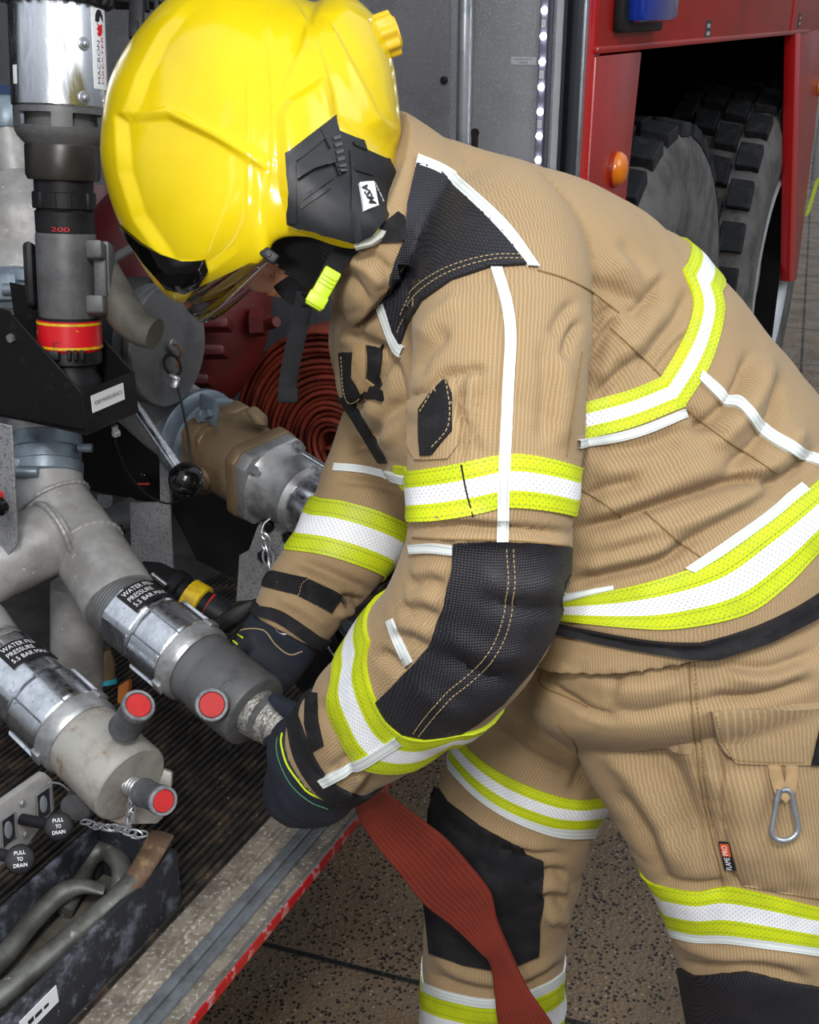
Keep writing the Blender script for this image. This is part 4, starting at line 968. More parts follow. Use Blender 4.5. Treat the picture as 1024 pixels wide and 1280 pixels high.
# short ginger beard
rng = random.Random(3); g = []
for i in range(1500):
    a = rng.uniform(-1.25, 1.25); u = rng.uniform(-.118, -.07)
    l = math.sin(a) * .066; q = HP(.16, l * 1.0, u)
    g.append((a, u, l))
bt = BVHTree.FromPolygons([V(p) for p in co], f); hairs = []
for a, u, l in g:
    if abs(l) < .024 and -.08 < u < -.058: continue
    o_ = HP(.25 * math.cos(a), l + .12 * math.sin(a), u); d_ = (HP(0, l * .4, u) - o_).normalized(); h_ = bt.ray_cast(o_, d_)
    if h_[0] is None: continue
    dr = (h_[1] * .6 - hU * .8 + V((rng.uniform(-.4, .4), rng.uniform(-.4, .4), rng.uniform(-.4, .4)))).normalized()
    hairs.append(tube([h_[0] - h_[1] * .001, h_[0] + dr * .0025 + h_[1] * .0006, h_[0] + dr * .0045], [.0003, .00028, .0001], 3))
vs, fs = [], []
for v_, f_ in hairs:
    b_ = len(vs); vs += v_; fs += [[i + b_ for i in q] for q in f_]
bd = obj('beard', (vs, fs), pbr('ginger_hair', (196, 138, 84), .6, 0, (214, 166, 112), 60), person); bd['kind'] = 'stuff'
# fire hood: knitted black, open over the face
def knit():
    t = NT('black_knit'); o = t.obj(); w = t.n('ShaderNodeTexWave', wave_type='BANDS', bands_direction='DIAGONAL', inp={'Scale': 160.0, 'Distortion': .6}); t.L(o, w.inputs['Vector'])
    c = t.mix(w.outputs['Fac'], rgb(22, 21, 23), rgb(46, 45, 48)); return t.set(Base_Color=c, Roughness=.85, Normal=t.bump(w.outputs['Fac'], .5, .001))
M['knit'] = knit()
h2, f2 = head_geo(1.075, 160, 110)
keep = []
for q in f2:
    c = sum((h2[i] for i in q), V()) / 4 - hC; fx, lx, ux = c.dot(hF), c.dot(hL), c.dot(hU)
    inface = fx > .056 and ((lx / .062) ** 2 + ((ux + .036) / .086) ** 2) < 1
    if not inface: keep.append(q)
hood = obj('fire_hood', [(h2, keep), tube(svec([HP(-.015, .0, -.05), HP(-.03, 0, -.10), neck0.lerp(neck1, .55), neck1], 14), [.060 + .0006 * i for i in range(14)], 28)], M['knit'], person, sharp=0)
# ---- helmet shell: profile of the side, inflated to its real width
prof = [(127, 150), (135, 105), (152, 68), (178, 30), (212, -4), (260, -24), (310, -24), (355, -12), (392, 2), (412, -6), (438, -2), (462, 20), (480, 50), (489, 85), (495, 130), (499, 180), (498, 228), (491, 258), (476, 288), (455, 305), (440, 311), (415, 306), (388, 297), (360, 296), (343, 303), (334, 319), (316, 337), (288, 359), (256, 375), (228, 380), (203, 365), (180, 336), (160, 301), (143, 265), (131, 225), (125, 190)]
cx0, cy0 = 318, 185; NR, NA = 84, 400; WH = .128
pc = spline(prof + [prof[0]], 600)[:-1]; an = np.unwrap(np.arctan2(pc[:, 1] - cy0, pc[:, 0] - cx0)); rad = np.hypot(pc[:, 0] - cx0, pc[:, 1] - cy0)
order = np.argsort(an % (2 * math.pi)); ta, tr = (an % (2 * math.pi))[order], rad[order]
angs = np.linspace(0, 2 * math.pi, NA + 1)[:-1]; R_ = np.interp(angs, ta, tr, period=2 * math.pi)
vs, fs = [], []
vpx = []
A_BROW, A_NAPE = math.atan2(378 - cy0, 240 - cx0), math.atan2(238 - cy0, 498 - cx0)
def openw(a):                      # 0 where the shell closes over the head, 1 along the open rim between brow and nape
    a = (a + math.pi) % (2 * math.pi) - math.pi
    return max(0, min(1, (a - A_NAPE) / .35)) * max(0, min(1, (A_BROW - a) / .5))
def hel(r, k, side):
    px, py = cx0 + R_[k] * r * math.cos(angs[k]), cy0 + R_[k] * r * math.sin(angs[k])
    o = openw(angs[k]); o = o * o * (3 - 2 * o); c = math.sqrt(max(0, 1 - r ** 2.5))
    w = WH * ((1 - o) * c + o * (.80 + .20 * math.sqrt(max(0, 1 - r ** 2))))
    hel.px = (px, py); return P(px, py, HD - w * .98) - hL * w + hL * side * w      # the near flank meets the photo outline, the far one mirrors it
rr = [math.sin(.5 * math.pi * i / NR) for i in range(NR + 1)]
idx = {}
for side in (1, -1):
    for i, r in enumerate(rr):
        for k in range(NA):
            if i == 0 and k: idx[side, i, k] = idx[side, 0, 0]; continue
            p = hel(r, k, side)
            if i == NR and side == -1 and (p - vs[idx[1, NR, k]]).length < 1e-5: idx[side, i, k] = idx[1, i, k]; continue
            idx[side, i, k] = len(vs); vs.append(p); vpx.append(hel.px)
for side in (1, -1):
    for i in range(NR):
        for k in range(NA):
            k2 = (k + 1) % NA; q = [idx[side, i, k], idx[side, i + 1, k], idx[side, i + 1, k2], idx[side, i, k2]]
            q = list(dict.fromkeys(q)); fs.append(q if side == 1 else q[::-1])
hco = np.array([list(p) for p in vs]); me = bpy.data.meshes.new('t'); me.from_pydata(vs, [], fs); me.update()
bm_ = bmesh.new(); bm_.from_mesh(me); bmesh.ops.recalc_face_normals(bm_, faces=bm_.faces); bm_.to_mesh(me); bm_.free(); me.update()
hno = np.empty(len(vs) * 3); me.vertex_normals.foreach_get('vector', hno); hno = hno.reshape(-1, 3); fs = [list(p.vertices) for p in me.polygons]; bpy.data.meshes.remove(me)
# both sides carry the same pressed ridges, so measure them in the side view with the depth taken out
dl = (hco - np.array(hC)) @ np.array(hL); px, py = np.array(vpx).T
near = np.abs(dl)
def par(pts): return [tuple(q) for q in pts]
disp = np.zeros(len(vs))
def lip(pts, wd, am, sgn, back=.22):
    d, fr, sg = seg_dist(px, py, [tuple(x) for x in spline(par(pts), 24)]); tp = np.minimum(1, np.minimum(fr, 1 - fr) * 6)
    return np.where(sg * sgn > 0, np.exp(-(d / (wd * back)) ** 2), np.exp(-(d / wd) ** 2)) * am * tp
def plateau(poly, am, soft):
    pl = par(poly); n_ = len(pl); ins = np.zeros(len(px), bool); j = n_ - 1
    for i in range(n_):
        xi, yi, xj, yj = *pl[i], *pl[j]
        ins ^= ((yi > py) != (yj > py)) & (px < (xj - xi) * (py - yi) / (yj - yi + 1e-9) + xi); j = i
    d, _, _ = seg_dist(px, py, pl + [pl[0]]); s_ = np.where(ins, d, -d)
    return am * np.clip(s_ / soft * .5 + .5, 0, 1)
# crest rim left proud of the front panel, brow facet, seams, rear collar and ear boss
fade = np.clip((330 - px) / 130, 0, 1)
disp -= plateau([(147, 146), (182, 143), (206, 142), (270, 172), (334, 212), (322, 260), (296, 310), (262, 336), (212, 332), (170, 272), (152, 215)], .0075, 5) * fade
disp -= plateau([(238, 6), (205, 40), (176, 95), (158, 143), (206, 134), (330, 205), (320, 120), (312, 20), (300, -10)], .0055, 6) * np.clip((270 - px) / 90, 0, 1)
disp += lip([(206, 140), (270, 172), (338, 214)], 9, .0038, 1, .35)
disp += lip([(322, -4), (332, 45), (338, 95), (341, 165), (338, 240)], 6, .0012, 1)
disp += lip([(309, 80), (310, 160), (309, 280)], 4, .0009, 1, .6)
disp += lip([(366, 0), (392, 50), (408, 100), (418, 146)], 12, .0034, -1)
disp += lip([(403, 24), (432, 80), (452, 118), (468, 150), (494, 166)], 15, .0055, -1)
disp += plateau([(352, 182), (350, 146), (362, 128), (402, 103), (416, 146), (450, 176), (482, 200), (500, 232), (492, 262), (460, 296), (436, 302), (366, 282), (356, 240)], .006, 6)
disp += plateau([(424, -8), (470, 20), (492, 90), (500, 170), (470, 148), (440, 90), (404, 20)], .006, 18)
hco2 = hco + hno * disp[:, None]; hvs = [V(p) for p in hco2]
kp = fs
def yellow():
    t = NT('yellow_helmet_shell'); n = t.noise(9, 4); o = t.obj()
    c = t.mix(t.ramp(n, .35, .7), rgb(222, 196, 18), rgb(215, 187, 16))
    sp = t.n('ShaderNodeTexNoise', inp={'Scale': 42.0, 'Detail': 8.0, 'Roughness': .75}); t.L(o, sp.inputs['Vector'])
    c = t.mix(t.math('MULTIPLY', t.ramp(sp.outputs['Fac'], .735, .77), .8), c, rgb(92, 76, 10))
    return t.set(Base_Color=c, Roughness=.15, Specular_IOR_Level=.45)
M['yellow'] = yellow()
helmet = obj('helmet', (hvs, kp), M['yellow'], person, sharp=60)
md = helmet.modifiers.new('thickness', 'SOLIDIFY'); md.thickness = .004; md.offset = -1
class Shell(Garment):
    def __init__(s, vs, f):
        s.vs, s.f = vs, f; s.bvh = BVHTree.FromPolygons(vs, f); s.sub = {}; s.co = np.array([list(p) for p in vs]); s.names = []; s.id = None
        n = np.zeros_like(s.co)
        for q in f:
            a = np.cross(s.co[q[1]] - s.co[q[0]], s.co[q[2]] - s.co[q[0]])
            for i in q: n[i] += a
        s.vn = n / (np.linalg.norm(n, axis=1, keepdims=True) + 1e-12)
        ctr = s.co.mean(0); fl = ((s.co - ctr) * s.vn).sum(1)
        if fl.mean() < 0: s.vn = -s.vn
    def patch(s, poly, name, mat, parent, off=.002, grid=9.0, th=None):
        class L0: pass
        l = L0(); l.param = lambda p: (0, 0, 0); l.R = 0; s.lofts = {'x': l}; s.names = ['x']
        return Garment.patch(s, poly, name, mat, parent, off, grid)
HS = Shell(hvs, kp)
M['hel_black'] = pbr('satin_black', (34, 35, 37), .42, 0, (40, 41, 44), 20, bump=.06, bscale=900)
M['gloss_black'] = plain('gloss_black', (8, 8, 9), .07)
mod = HS.patch([(416, 147), (421, 166), (450, 178), (454, 189), (481, 201), (496, 231), (489, 258), (460, 292), (439, 299), (366, 279), (359, 193)], 'side_module', M['hel_black'], helmet, off=.0065, grid=7)
HS.patch([(362, 196), (416, 152), (418, 164), (369, 206), (374, 276), (366, 278)], 'module_rim', M['hel_black'], helmet, off=.0085, grid=12)
HS.patch([(369, 212), (411, 189), (414, 206), (373, 227)], 'module_block', M['hel_black'], helmet, off=.0125, grid=14)
for x, y in ((379, 246), (377, 256)):
    HS.patch([(x, y), (x + 33, y - 20), (x + 34, y - 16), (x + 1, y + 5)], 'module_rib', M['hel_black'], helmet, off=.0085, grid=20)
HS.patch([(398, 166), (414, 152), (426, 214), (419, 226), (410, 192)], 'module_latch', M['hel_black'], helmet, off=.0095, grid=12)
for k in range(6):
    x, y = 411 + 1.5 * k, 176 + 8.5 * k
    HS.patch([(x, y), (x + 8, y - 3), (x + 9, y + 1), (x + 1, y + 4)], 'module_slot', M['gloss_black'], helmet, off=.0115, grid=20)
HS.patch([(436, 180), (450, 186), (452, 190), (438, 184)], 'module_rib', M['hel_black'], helmet, off=.0085, grid=20); HS.patch([(436, 210), (458, 216), (459, 220), (437, 214)], 'module_rib', M['hel_black'], helmet, off=.0085, grid=20)
HS.patch([(432, 190), (436, 188), (444, 260), (450, 294), (441, 298), (436, 262)], 'module_rib', M['hel_black'], helmet, off=.008, grid=20)
lb = HS.patch([(443, 235), (459, 231), (466, 264), (450, 269)], 'module_label', M['label'], helmet, off=.0092, grid=6)
h_ = HS.hit(453.5, 251); q = h_[0] + h_[1] * .0094; nn = h_[1]; xd = P(451, 233, 1) - P(457.5, 267, 1); xd = (xd - nn * xd.dot(nn)).normalized(); yd = nn.cross(xd)
px_ = proj(q)[2] / FPX
obj('label_print', [text_geo('MSA', q - yd * .5 * px_, xd, yd, 17 * px_, .0003, wmax=30 * px_, bold=.035)], M['ink'], lb, smooth=False)
h_ = HS.hit(466, 247); q = h_[0] + h_[1] * .0088
obj('module_print', [text_geo('The Safety Company', q, xd, yd, 4.2 * px_, .0003, wmax=30 * px_)], M['inkwhite'], mod, smooth=False)
HS.patch([(470, 292), (487, 268), (493, 257), (496, 262), (487, 280), (468, 298), (442, 305), (441, 302), (460, 298)], 'clear_edge', pbr('clear_grey', (186, 186, 176), .2), helmet, off=.0075, grid=14)
trim = HS.patch([(151, 281), (177, 303), (202, 318), (231, 327), (257, 324), (260, 337), (247, 357), (231, 365), (210, 360), (181, 327), (160, 297)], 'brow_trim', M['gloss_black'], helmet, off=.003, grid=10)
# adjustment knob at the nape
kc = P(468, 50, HD - .01); ka = (P(490, 44, 1) - P(462, 54, 1)).normalized()
obj('nape_knob', [lobed(kc, ka, 0, .022, lambda a: .021 + .0014 * math.cos(9 * a)), lathe(kc, ka, [(.02, .018), (.025, .015)], 24)], pbr('knob_yellow', (226, 186, 40), .45), helmet)
# visor: clear curved sheet below the brow
def glass():
    t = NT('clear_visor'); b = t.b; t.set(Base_Color=(.62, .58, .56, 1), Roughness=.04, Transmission_Weight=1.0, IOR=1.2, Alpha=1.0); return t.m
M['visor'] = glass()
vv, ff = [], []; nn_ = 40
top, bot = [], []
for i in range(nn_ + 1):
    a = math.pi * (i / nn_ - .5); c, s_ = max(0, math.cos(a)) ** .75, math.sin(a)
    tx, ty = 331 + (226 - 331) * c, 320 + (370 - 320) * c; bx, by = 339 + (247 - 339) * c, 324 + (398 - 324) * c + 9 * math.sin(2 * min(abs(a), math.pi / 2))
    l_ = .098 * abs(s_); top.append(P(tx, ty, HD - l_) + hL * (.098 * s_ - l_)); bot.append(P(bx, by, HD - l_) + hL * (.100 * s_ - l_))
for a_, b_ in zip(top, bot):
    for t_ in (0, .33, .66, 1): vv.append(a_.lerp(b_, t_) + hF * .004 * math.sin(t_ * math.pi))
for i in range(nn_):
    for j in range(3): ff.append([i * 4 + j, (i + 1) * 4 + j, (i + 1) * 4 + j + 1, i * 4 + j + 1])
vz = obj('visor', (vv, ff), M['visor'], helmet, sharp=0); md = vz.modifiers.new('thickness', 'SOLIDIFY'); md.thickness = .0025
obj('visor_rim', tube(bot, .0009, 8), pbr('rim_clear', (90, 86, 82), .15), vz)
hp_ = P(337, 319, HD - .106)
obj('visor_hinge', [obox(hp_, (CR * .8 - CU * .6), (CR * .6 + CU * .8), CF, .0085, .005, .004, .002), lathe(hp_ - CF * .003, -CF, [(0, .0028), (.003, .0024)], 12)], M['hel_black'], helmet)
M['strap'] = pbr('black_webbing', (13, 13, 16), .75, 0, (20, 20, 24), 60, bump=.3, bscale=600)
# chin strap with a lime buckle
s0, s1 = P(424, 338, 1.08), P(398, 384, 1.08)
ax_ = (s1 - s0).normalized(); bk_n = (CAM - s0).normalized(); bk_n = (bk_n - ax_ * bk_n.dot(ax_)).normalized(); bw = ax_.cross(bk_n)
bc = P(404, 361, 1.072)
strap = obj('chin_strap', [tube(svec([P(440, 300, 1.085), P(418, 333, 1.075), P(396, 372, 1.085), P(384, 374, 1.115)], 16), [(.0012, .009)] * 16, 8, ref=bk_n),
    tube(svec([P(352, 352, 1.14), P(366, 368, 1.125), P(382, 374, 1.115), P(392, 366, 1.11)], 14), [(.0014, .010)] * 14, 8, ref=bk_n),
    tube(svec([P(382, 366, 1.112), P(377, 395, 1.113), P(369, 430, 1.115), P(362, 465, 1.117), P(359, 488, 1.118)], 22), [(.0013, .0088)] * 22, 8, ref=bk_n),
    obox(P(360, 494, 1.118), CR, CU, CF, .0098, .007, .0025, .001)], M['strap'], person)
obj('buckle', [obox(bc, ax_, bw, bk_n, .020, .0085, .0045, .002)] + [obox(bc + ax_ * x + bk_n * .0045, ax_, bw, bk_n, .0012, .007, .0012, .0004) for x in (-.012, -.008, -.004)] + [obox(bc + ax_ * .012 + bk_n * .003, ax_, bw, bk_n, .006, .0095, .003, .0015)], plain('lime_buckle', (178, 204, 14), .4), strap)
# ================================================================== pump bay fittings
TN = -TV                                    # out of the bay, towards the pavement
def MP(d): return d / FPX                   # metres per photo pixel at a depth
def plathe(st, n=40, ref=None, d0=None, d1=None, caps=True):
    """stations (x, y, half width px, depth) -> turned form whose axis runs through them"""
    pts = [P(x, y, d) for x, y, h, d in st]; ax = (pts[-1] - pts[0]).normalized()
    return lathe(pts[0], ax, [((p - pts[0]).dot(ax), q[2] * MP(q[3])) for p, q in zip(pts, st)], n, ref=ref, caps=caps)
M['cast'] = pbr('cast_aluminium', (168, 166, 164), .48, .25, (134, 131, 128), 12, (.38, .66), bump=.12, bscale=150, rvar=.08, speck=((190, 188, 186), 120, .66, .76))
M['cast_dark'] = pbr('dark_cast_grey', (98, 98, 99), .5, .2, (82, 82, 84), 18, bump=.06, bscale=300, speck=((140, 140, 140), 130, .72, .78))
M['cast_dusty'] = pbr('dusty_cast_grey', (160, 156, 150), .55, .3, (128, 110, 92), 26, (.52, .74), bump=.12, bscale=200)
def chrome_mat(name, sc, blot):
    t = NT(name); o = t.obj(); mp = t.n('ShaderNodeMapping', inp={3: (sc, sc, sc * .12)}); t.L(o, mp.inputs[0])
    st = t.noise(1.0, 5, vec=mp.outputs[0], rough=.7); bl = t.ramp(t.noise(90, 6, rough=.75), .56, .66, 0, blot)
    c = t.mix(bl, t.mix(t.ramp(st, .35, .7), rgb(236, 238, 242), rgb(205, 208, 214)), rgb(150, 154, 162))
    return t.set(Base_Color=c, Metallic=1.0, Roughness=t.ramp(st, .3, .75, .16, .38))
M['chrome'] = chrome_mat('worn_chrome', 70, .8)
M['chrome_brushed'] = chrome_mat('scratched_chrome', 160, .12)
M['blue_grey'] = pbr('galvanised_clamp', (136, 148, 158), .42, .45, (112, 124, 136), 24, (.4, .66), bump=.2, bscale=140)
M['brass'] = pbr('dull_bronze', (134, 112, 84), .5, .35, (106, 88, 66), 14, (.4, .68), bump=.18, bscale=260)
M['silver_cast'] = pbr('silver_casting', (178, 178, 178), .38, .6, (134, 134, 136), 20, (.42, .66), bump=.14, bscale=180)
M['steel'] = pbr('dull_steel', (138, 140, 140), .42, .6, (104, 102, 98), 22, (.42, .68), bump=.1, bscale=200)
M['black_gloss'] = plain('black_ball', (10, 10, 11), .16)
M['black_steel'] = pbr('black_coated_steel', (24, 24, 25), .5, .1, (40, 40, 42), 70, (.55, .75), bump=.12, bscale=500)
M['red_knob'] = pbr('red_cap_insert', (190, 36, 36), .6, 0, (182, 30, 32), 60)
M['red_casing'] = pbr('dark_red_enamel', (92, 26, 24), .42, 0, (72, 20, 20), 8)
M['hosered'] = pbr('red_rubber_hose', (150, 58, 40), .5, 0, (124, 46, 34), 20, bump=.15, bscale=300)
M['bar_steel'] = pbr('weathered_bar', (112, 113, 108), .48, .5, (84, 82, 76), 26, (.4, .66), bump=.2, bscale=150, speck=((150, 150, 144), 90, .66, .74))
M['rust'] = pbr('rusty_steel', (112, 88, 70), .7, .3, (150, 128, 92), 50, (.5, .66), bump=.4, bscale=160)
M['speck_plate'] = pbr('speckled_grey_plate', (138, 138, 140), .6, .05, (126, 126, 128), 12, speck=((98, 98, 102), 300, .52, .64), bump=.1, bscale=300)
M['yellow_strap'] = pbr('yellow_strap', (222, 186, 20), .5, 0, (190, 156, 18), 60)
M['zinc'] = pbr('zinc_steel', (176, 178, 182), .35, .75)
# ---- foam branch standing in its holder
fb = thing('foam_branch', 'chrome and dark grey foam branch standing upright beside the yellow helmet', 'nozzle', P(90, 480, 1.43))
def nd(y): return 1.31 + .115 * y / 480.0
def nx(y): return 70.5 + 17.5 * min(1, max(0, y / 400.0))
NA_ = P(nx(0), 0, nd(0)); NB_ = P(nx(440), 440, nd(440)); nax = (NB_ - NA_).normalized(); nlen = (NB_ - NA_).length
def nh(y):   # distance down the axis for a photo row
    lo, hi = -.2, 1.2
    for _ in range(30):
        m_ = (lo + hi) / 2
        if proj(NA_ + nax * nlen * m_)[1] < y: lo = m_
        else: hi = m_
    return lo * nlen
def nl(rows, n=56, caps=True): return lathe(NA_, nax, [(nh(y), h * MP(nd(y))) for y, h in rows], n, ref=-CF, caps=caps)
sleeve = obj('chrome_sleeve', nl([(2, 58), (4, 59), (133, 59), (135, 57.5)], 72), M['chrome_brushed'], fb)
for (a_, y) in ((-.60, 58), (-.60, 124)):
    e_, e1_, e2_ = basis(nax, -CF); aa = None
    best = min(np.linspace(-1.5, 1.5, 121), key=lambda q: abs(proj(NA_ + nax * nh(y) + (e1_ * math.cos(q) + e2_ * math.sin(q)) * .0533)[0] - 104))
    dr = e1_ * math.cos(best) + e2_ * math.sin(best); c = NA_ + nax * nh(y) + dr * 59 * MP(nd(y))
    obj('rivet', [lathe(c - dr * .001, dr, [(0, .0075), (.002, .0072), (.003, .006)], 20), ball(c + dr * .002, .0045, 16, 8), lathe(c + dr * .005, dr, [(0, .002), (.002, .0018)], 6)], M['zinc'], sleeve)
RN = 59 * MP(nd(60)); e_, e1_, e2_ = basis(nax, -CF)
def nang(x, y, R=RN): return min(np.linspace(-1.56, 1.56, 201), key=lambda q: abs(proj(NA_ + nax * nh(y) + (e1_ * math.cos(q) + e2_ * math.sin(q)) * R)[0] - x))
aL, aR = nang(116, 60), nang(128.6, 60); sg = 1 if aR > aL else -1; aR = aL + sg * .50
st_ = obj('sticker', cyl_patch(NA_, nax, RN, nh(11), nh(111), aL, aR, -CF, 12, .0007), M['label'], sleeve)
def ntext(txt, y, ang, size, wmax, mat):
    v, f = text_geo(txt, V(), V((1, 0, 0)), V((0, 1, 0)), size, 0, wmax=wmax); out = []
    for p in v:      # reads upwards along the barrel
        a = ang + (-p.y) / RN * sg; out.append(NA_ + nax * (nh(y) - p.x) + (e1_ * math.cos(a) + e2_ * math.sin(a)) * (RN + .0009))
    obj('sticker_print', (out, f), mat, st_, smooth=False)
px_ = MP(nd(60)); ntext('MACRON', 78, aL + sg * .17, .0078, 50 * px_, M['ink']); ntext('FIREATER', 75, aL + sg * .31, .0066, 56 * px_, M['inkred'])
def nblob(pts, mat):     # small printed emblem, (row, angle share)
    v = []
    for y, s_ in pts:
        a = aL + sg * s_; v.append(NA_ + nax * nh(y) + (e1_ * math.cos(a) + e2_ * math.sin(a)) * (RN + .0009))
    obj('emblem', (v, [list(range(len(v)))]), mat, st_, smooth=False)
nblob([(28, .08), (20, .09), (14, .14), (12, .22), (14, .30), (19, .36), (28, .38), (24, .30), (20, .25), (27, .22), (29, .15)], M['ink'])
nblob([(30, .12), (30, .33), (40, .33), (45, .27), (46, .18), (43, .13), (40, .17), (37, .12), (34, .17)], M['inkred'])
c = NA_ + nax * nh(98) + (e1_ * math.cos(nang(19, 98)) + e2_ * math.sin(nang(19, 98))) * (RN)
obj('badge', cyl_patch(NA_, nax, RN, nh(87), nh(110), nang(17, 98) - .0, nang(21, 98), -CF, 6, .0007), M['label'], sleeve)
# slotted ring: rim, six posts, rim
g = [nl([(134, 57), (143, 57.5), (143, 51)]), nl([(158, 50), (159, 57), (166, 56), (172, 53), (183, 43), (183, 30)]), nl([(140, 44), (162, 44)])]
for k in range(5):
    a0 = .95 + k * 2 * math.pi / 5
    g.append(cyl_patch(NA_, nax, 56.3 * MP(nd(150)), nh(141), nh(161), a0 - .22, a0 + .22, -CF, 8, .001))
obj('slotted_ring', g, M['cast_dark'], fb)
M['gun'] = pbr('gunmetal', (52, 49, 46), .36, .4, (60, 57, 53), 14, speck=((150, 148, 144), 110, .74, .8))
obj('selector_barrel', nl([(181, 44.5), (184, 45.5), (219, 45.5), (225, 43), (226, 36)]), M['gun'], fb)
obj('adjuster', [nl([(225, 36), (243, 36), (243, 34), (262, 34), (265, 36.5), (290, 36), (291, 34)]), lobed(NA_, nax, nh(240), nh(261), lambda a: (37.5 + 2.6 * (math.sin(6 * a) > .25)) * MP(nd(250)), 144)], M['black'], fb)
v, f = text_geo('200', V(), V((1, 0, 0)), V((0, 1, 0)), .0075, 0, wmax=22 * MP(nd(288))); R3 = 36.4 * MP(nd(285)); sx = -sg
obj('dial_print', ([NA_ + nax * (nh(286) - p.y) + (e1_ * math.cos(p.x / R3 * sg - .12) + e2_ * math.sin(p.x / R3 * sg - .12)) * (R3 + .0006) for p in v], f), M['inkred'], fb, smooth=False)
body_n = obj('valve_body', [nl([(291, 36), (295, 37), (392, 36.5), (397, 35)])], M['cast_dark'], fb)
def nbox(x0, x1, y0, y1, dz, th, bev=.003):
    c = P((x0 + x1) / 2, (y0 + y1) / 2, nd((y0 + y1) / 2) + dz); m = MP(nd(y0))
    return obox(c, CR, -nax, CF, (x1 - x0) / 2 * m, (y1 - y0) / 2 * m, th, bev)
obj('trunnion_block', [nbox(112, 132, 304, 326, -.018, .018), nbox(112, 134, 372, 394, -.018, .018), nbox(120, 136, 322, 374, -.008, .012), nbox(128, 141, 305, 392, .0, .014)], M['cast_dark'], fb)
obj('bail_arm', nbox(32, 46, 304, 386, 0, .012, .006), M['black'], fb); obj('bail_rod', tube([P(140, 325, 1.40), P(162, 312, 1.46)], .0058, 12), M['cast_dark'], fb)
obj('pistol_grip', tube(svec([P(118, 318, 1.41), P(134, 352, 1.41), P(154, 388, 1.405), P(172, 408, 1.40), P(194, 418, 1.395)], 26), [.0205, .0208, .021, .0213, .0216, .022, .0223, .0226, .0228, .023, .0231, .0232, .0233, .0233, .0232, .023, .0227, .0223, .0218, .0214, .021, .0206, .0203, .020, .0198, .0196], 20), pbr('grip_grey', (88, 84, 76), .6, 0, (74, 70, 63), 22), fb, sharp=60)
def redband():
    t = NT('chipped_red_band'); o = t.obj(); n1 = t.noise(70, 6, rough=.7); z = t.n('ShaderNodeSeparateXYZ', inp={0: o}).outputs[2]
    c = t.mix(t.ramp(n1, .60, .66), rgb(206, 26, 36), rgb(86, 40, 36)); c = t.mix(t.ramp(t.noise(46, 6, rough=.75), .63, .66), c, rgb(214, 190, 30))
    return t.set(Base_Color=c, Roughness=.35)
obj('red_band', nl([(398, 36), (400, 39), (434, 39.5), (437, 37)]), redband(), fb)
obj('yellow_edge', [nl([(401, 39.5), (404, 39.6)]), nl([(430, 39.9), (433, 39.9)])], M['yellow_strap'], fb)
obj('inlet_coupling', [nl([(395, 35), (397, 37.5), (400, 37.5)]), nl([(436, 36), (440, 38.5), (452, 38.5), (455, 31), (463, 31), (472, 36), (482, 38), (490, 38)]), nbox(58, 76, 440, 452, -.036, .010, .002)] + [nbox(x, x + 5, 438, 451, -.040, .003, .001) for x in (84, 92, 100)], M['black'], fb)
obj('bumper_ring', [lobed(NA_, nax, nh(-52), nh(6), lambda a: (66 + 4.5 * (math.sin(22 * a) > 0)) * MP(nd(0)), 264, ref=-CF)], M['black'], fb)
cp_ = thing('hanging_clip', 'black plastic clip hanging in the top left beside the chrome branch', 'clip', P(172, -40, 1.5))
obj('clip_body', [obox(P(171, 8, 1.34), CR, CU, CF, .0085, .040, .006, .003), obox(P(168, 38, 1.335), CR, CU, CF, .0055, .010, .007, .002)], M['black'], cp_); obj('clip_plate', obox(P(190, -18, 1.42), CR, CU, CF, .05, .026, .012, .004), M['black'], cp_)
for x in (184, 196, 208, 220): obj('clip_rib', obox(P(x, -8, 1.405), CR, CU, CF, .003, .022, .004, .001), M['black'], cp_)
# ---- black sheet-steel holder
cr_ = P(101, 490, 1.365); t0, s0, z_ = tsz(cr_)
t1 = tsz(PS(165, 462, s0))[0]; zb = PS(102, 547, s0).z; zt = cr_.z
hb = thing('branch_holder', 'black sheet steel holder with a white label under the foam branch', 'bracket', T(t0, s0 + .1, zb))
pl = [PTt(x, y, t0) for x, y in ((-60, 372), (10, 388), (101, 490))]; sl_ = [tsz(p) for p in pl]
side_poly = [(sl_[0][1], sl_[0][2]), (sl_[1][1], sl_[1][2]), (s0, zt), (s0, zb), (sl_[1][1], zb + .004), (sl_[0][1], zb + .004)]
for tt in (t0, t1): obj('side_plate', prism([T(tt, s_, z) for s_, z in side_poly], TU * .003, .0008, 1), M['black_steel'], hb)
obj('front_plate', tbox(t0, t1 + .003, s0 - .002, s0 + .002, zb, zt, .001), M['black_steel'], hb)
obj('base_plate', tbox(t0, t1, s0, sl_[0][1], zb + .004, zb + .008), M['black_steel'], hb)
c = PTt(27, 407, t0 + .05); obj('holder_bolt', lathe(T(t0 + .004, sl_[1][1] - .0, tsz(c)[2]), -TU, [(0, .009), (.003, .009), (.004, .0055), (.008, .0055)], 6), M['zinc'], hb)
lc = PS(135, 497, s0 - .0025); tt, _, zz = tsz(lc); w_ = abs(tsz(PS(155, 490, s0))[0] - tsz(PS(115, 503, s0))[0]) / 2
lb = obj('holder_label', tbox(tt - w_, tt + w_, s0 - .0032, s0 - .001, zz - .0105, zz + .0105), M['label'], hb)
obj('label_print', text_geo('FOAM MAKING BRANCH', T(tt, s0 - .0033, zz), TU, TW, .0078, .0003, wmax=w_ * 1.72), M['ink'], lb, smooth=False)
